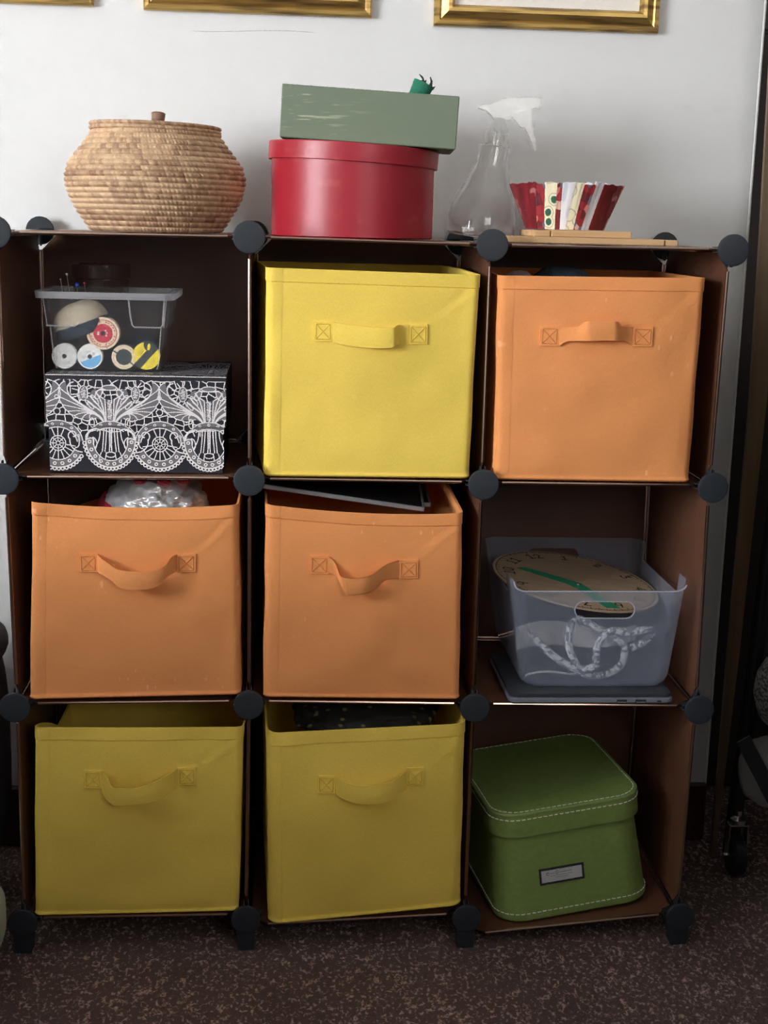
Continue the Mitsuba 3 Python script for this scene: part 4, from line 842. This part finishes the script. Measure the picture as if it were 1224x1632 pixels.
stitch_ring(.2770, .3110, .0135, .050, 0, GB + '__body__stitching')
def on_front(m, x, z):      # a flat drawing laid on the sloping front of the body
    mm = m.copy(); v = mm.vertices.copy(); zz = z + v[:, 1]; yy = -(.308 + (.282 - .308) * (zz - .016) / .149) / 2
    mm.vertices = np.stack([x + v[:, 0], yy - v[:, 2] - .0003, zz], 1); return gput(mm)
lx, lz = -.023, .074
fr = sbox(-.0395, -.0140, .0395, .0140).difference(sbox(-.0365, -.0110, .0365, .0110))
obj(GB + '__label_holder', on_front(extr(fr, .002), lx, lz), 'm_ink', label='dark metal label frame')
obj(GB + '__label_holder__card', on_front(extr(sbox(-.0366, -.0111, .0366, .0111), .0008), lx, lz), 'm_label_card', label='pale printed card')
prt = union_all([Point(-.0245, .0035).buffer(.0029).difference(Point(-.0245, .0035).buffer(.0016)), Point(-.008, .0042).buffer(.0030).difference(Point(-.008, .0042).buffer(.0017))] + [sbox(a, .0030, a + .0016, .0042) for a in np.arange(-.0205, -.0125, .0022)] + [sbox(a, .0036, a + .0017, .0048) for a in np.arange(-.0040, .018, .0023)] + [sbox(a, -.0012, a + .0014, -.0004) for a in np.arange(-.023, .021, .0019)] + [sbox(a, -.0046, a + .0014, -.0038) for a in np.arange(-.012, .012, .0019)])
obj(GB + '__label_holder__print', on_front(extr(prt, .0011), lx, lz), 'm_grey_ink')
tag(GB, 'lime green leatherette box with white stitching and a small label at bottom right', 'box')

# ------------------------------------------------------------------ gilt picture frames
MP = np.array([(0, 0), (0, .011), (.003, .0145), (.009, .0155), (.012, .013), (.015, .0145), (.024, .021), (.030, .0205), (.033, .017), (.036, .0105), (.036, 0)])
def gilt_frame(key, x0, x1, z0, z1, label):
    c = [(x0, z0), (x1, z0), (x1, z1), (x0, z1)]; inn = [(1, 1), (-1, 1), (-1, -1), (1, -1)]; yb = WALL_Y - .0008
    for k in range(4):
        L = []
        for e in (k, (k + 1) % 4):
            L.append(np.array([(c[e][0] + inn[e][0] * u, yb - d, c[e][1] + inn[e][1] * u) for u, d in MP]))
        obj(key + '__moulding', loft(L), 'm_gold', 25)
    obj(key + '__mat_board', bbox(x0 + .034, x1 - .034, yb - .009, yb - .005, z0 + .034, z1 - .034, .0005), 'm_mat_board')
    tag(key, label, 'picture frame')
gilt_frame('gilt_picture_frame', -.30, .094, 1.5435, 1.95, 'gilt picture frame cut off at the top left corner')
gilt_frame('gilt_picture_frame_001', .179, .571, 1.541, 1.95, 'gilt picture frame hanging above the basket, middle of the three')
gilt_frame('gilt_picture_frame_002', .680, 1.078, 1.532, 1.95, 'gilt picture frame hanging above the paper bowl, rightmost of the three')

# ------------------------------------------------------------------ right of the unit: board, trolley
BDZ = [(0.0, 1.2640, 1.2725), (.43, 1.266, 1.2890), (.89, 1.270, 1.3010), (1.22, 1.264, 1.308), (1.70, 1.252, 1.312)]
obj('leaning_board', loft([np.array([(a, .312, z), (b, .312, z), (b + .002, .328, z), (a + .002, .328, z)]) for z, a, b in BDZ]), 'm_board'); tag('leaning_board', 'tall narrow brown wooden board standing against the end of the wall', 'board')
obj('tall_cabinet__body', bbox(1.30, 2.3, .66, 1.10, 0, 1.585, .004), 'm_dark_cabinet'); obj('tall_cabinet__door', bbox(1.31, 1.79, .645, .66, .06, 1.575, .003), 'm_dark_cabinet'); obj('tall_cabinet__door', bbox(1.80, 2.29, .645, .66, .06, 1.575, .003), 'm_dark_cabinet')  # also closes the opening so the gap beyond the wall stays dark
tag('tall_cabinet', 'tall very dark wooden cabinet in the gap beyond the end of the wall', 'cabinet')
TR = 'trolley'
def vtube(a, b, r): return tube(np.linspace(a, b, 6), r, 14)
obj(TR + '__post', vtube((1.297, .30, .014), (1.342, .30, 1.05), .0150), 'm_black_metal', 40)
obj(TR + '__post', vtube((1.62, .30, .10), (1.62, .30, 1.05), .0115), 'm_black_metal', 40)
obj(TR + '__crossbar', vtube((1.300, .30, .135), (1.62, .30, .135), .010), 'm_black_metal', 40)
obj(TR + '__crossbar', vtube((1.325, .30, .80), (1.62, .30, .80), .010), 'm_black_metal', 40)
obj(TR + '__fabric_panel', bbox(1.318, 1.62, .298, .302, .15, 1.0, .001), 'm_bag_black')
obj(TR + '__strap', place(bbox(-.014, .014, -.0015, .0015, -.085, .085, .001), (1.300, .172, .225), ry=-30), 'm_bag_black')
for x, y in ((1.288, .245), (1.60, .245)):
    c = obj(TR + '__caster', cat([place(lathe([(.0, 0), (.0135, 0), (.0145, .003), (.0145, .010), (.011, .013), (.006, .016), (.006, .026), (0, .026)], 28, False, False), (x, y, .101)),
        bbox(x - .0175, x + .0175, y - .012, y + .012, .099, .1015, .0008), bbox(x - .0185, x - .0165, y - .010, y + .010, .038, .1015, .0006), bbox(x + .0165, x + .0185, y - .010, y + .010, .060, .1015, .0006), place(trimesh.creation.cylinder(radius=.004, height=.046, sections=16), (x, y, .038), ry=90)]), 'm_steel', 30, label='steel caster fork')
    w = lathe([(.020, -.0135), (.034, -.0125), (.0375, -.008), (.0375, .008), (.034, .0125), (.020, .0135)], 40); obj(c + '__wheel', place(w, (x, y, .0375), ry=90), 'm_black_metal', 30, label='black rubber wheel')
tag(TR, 'black metal trolley on casters at the right edge', 'trolley')
obj('fleece_blanket', blob((1.402, .22, .375), (.108, .06, .080), 21, .10, 3, 5, .72), 'm_fleece', True); tag('fleece_blanket', 'grey speckled fleece blanket hanging in the trolley', 'blanket')
obj('carrier_bag', blob((1.385, .23, .212), (.105, .05, .072), 23, .10, 3, 5, .8), 'm_grey_cloth', True); tag('carrier_bag', 'pale grey bag hanging low in the trolley above the caster', 'bag')

# ------------------------------------------------------------------ left of the unit: bags on the floor
BG = 'backpack'
obj(BG + '__body', blob((-.185, .18, .27), (.135, .13, .27), 31, .10, 3, 5, .7), 'm_bag_black', True)
obj(BG + '__flap', blob((-.165, .17, .475), (.118, .12, .052), 33, .10, 3, 4, .8), 'm_bag_black', True)
obj(BG + '__pocket', blob((-.135, .10, .335), (.080, .06, .075), 35, .10, 3, 4, .75), 'm_bag_trim', True, label='brown pocket')
obj(BG + '__zip', tube([(-.30 + .25 * s_, .045 + .02 * math.sin(s_ * 3), .432 + .012 * math.sin(s_ * 3)) for s_ in np.linspace(0, 1, 14)], .005, 8), 'm_grey_ink', 40)
tag(BG, 'black backpack with brown pocket standing at the left of the cube unit', 'backpack')
obj('canvas_bag', blob((-.126, -.080, .087), (.113, .10, .088), 41, .06, 3, 5, .75), 'm_sage', True); tag('canvas_bag', 'pale sage green soft bag on the carpet at the lower left edge', 'bag')
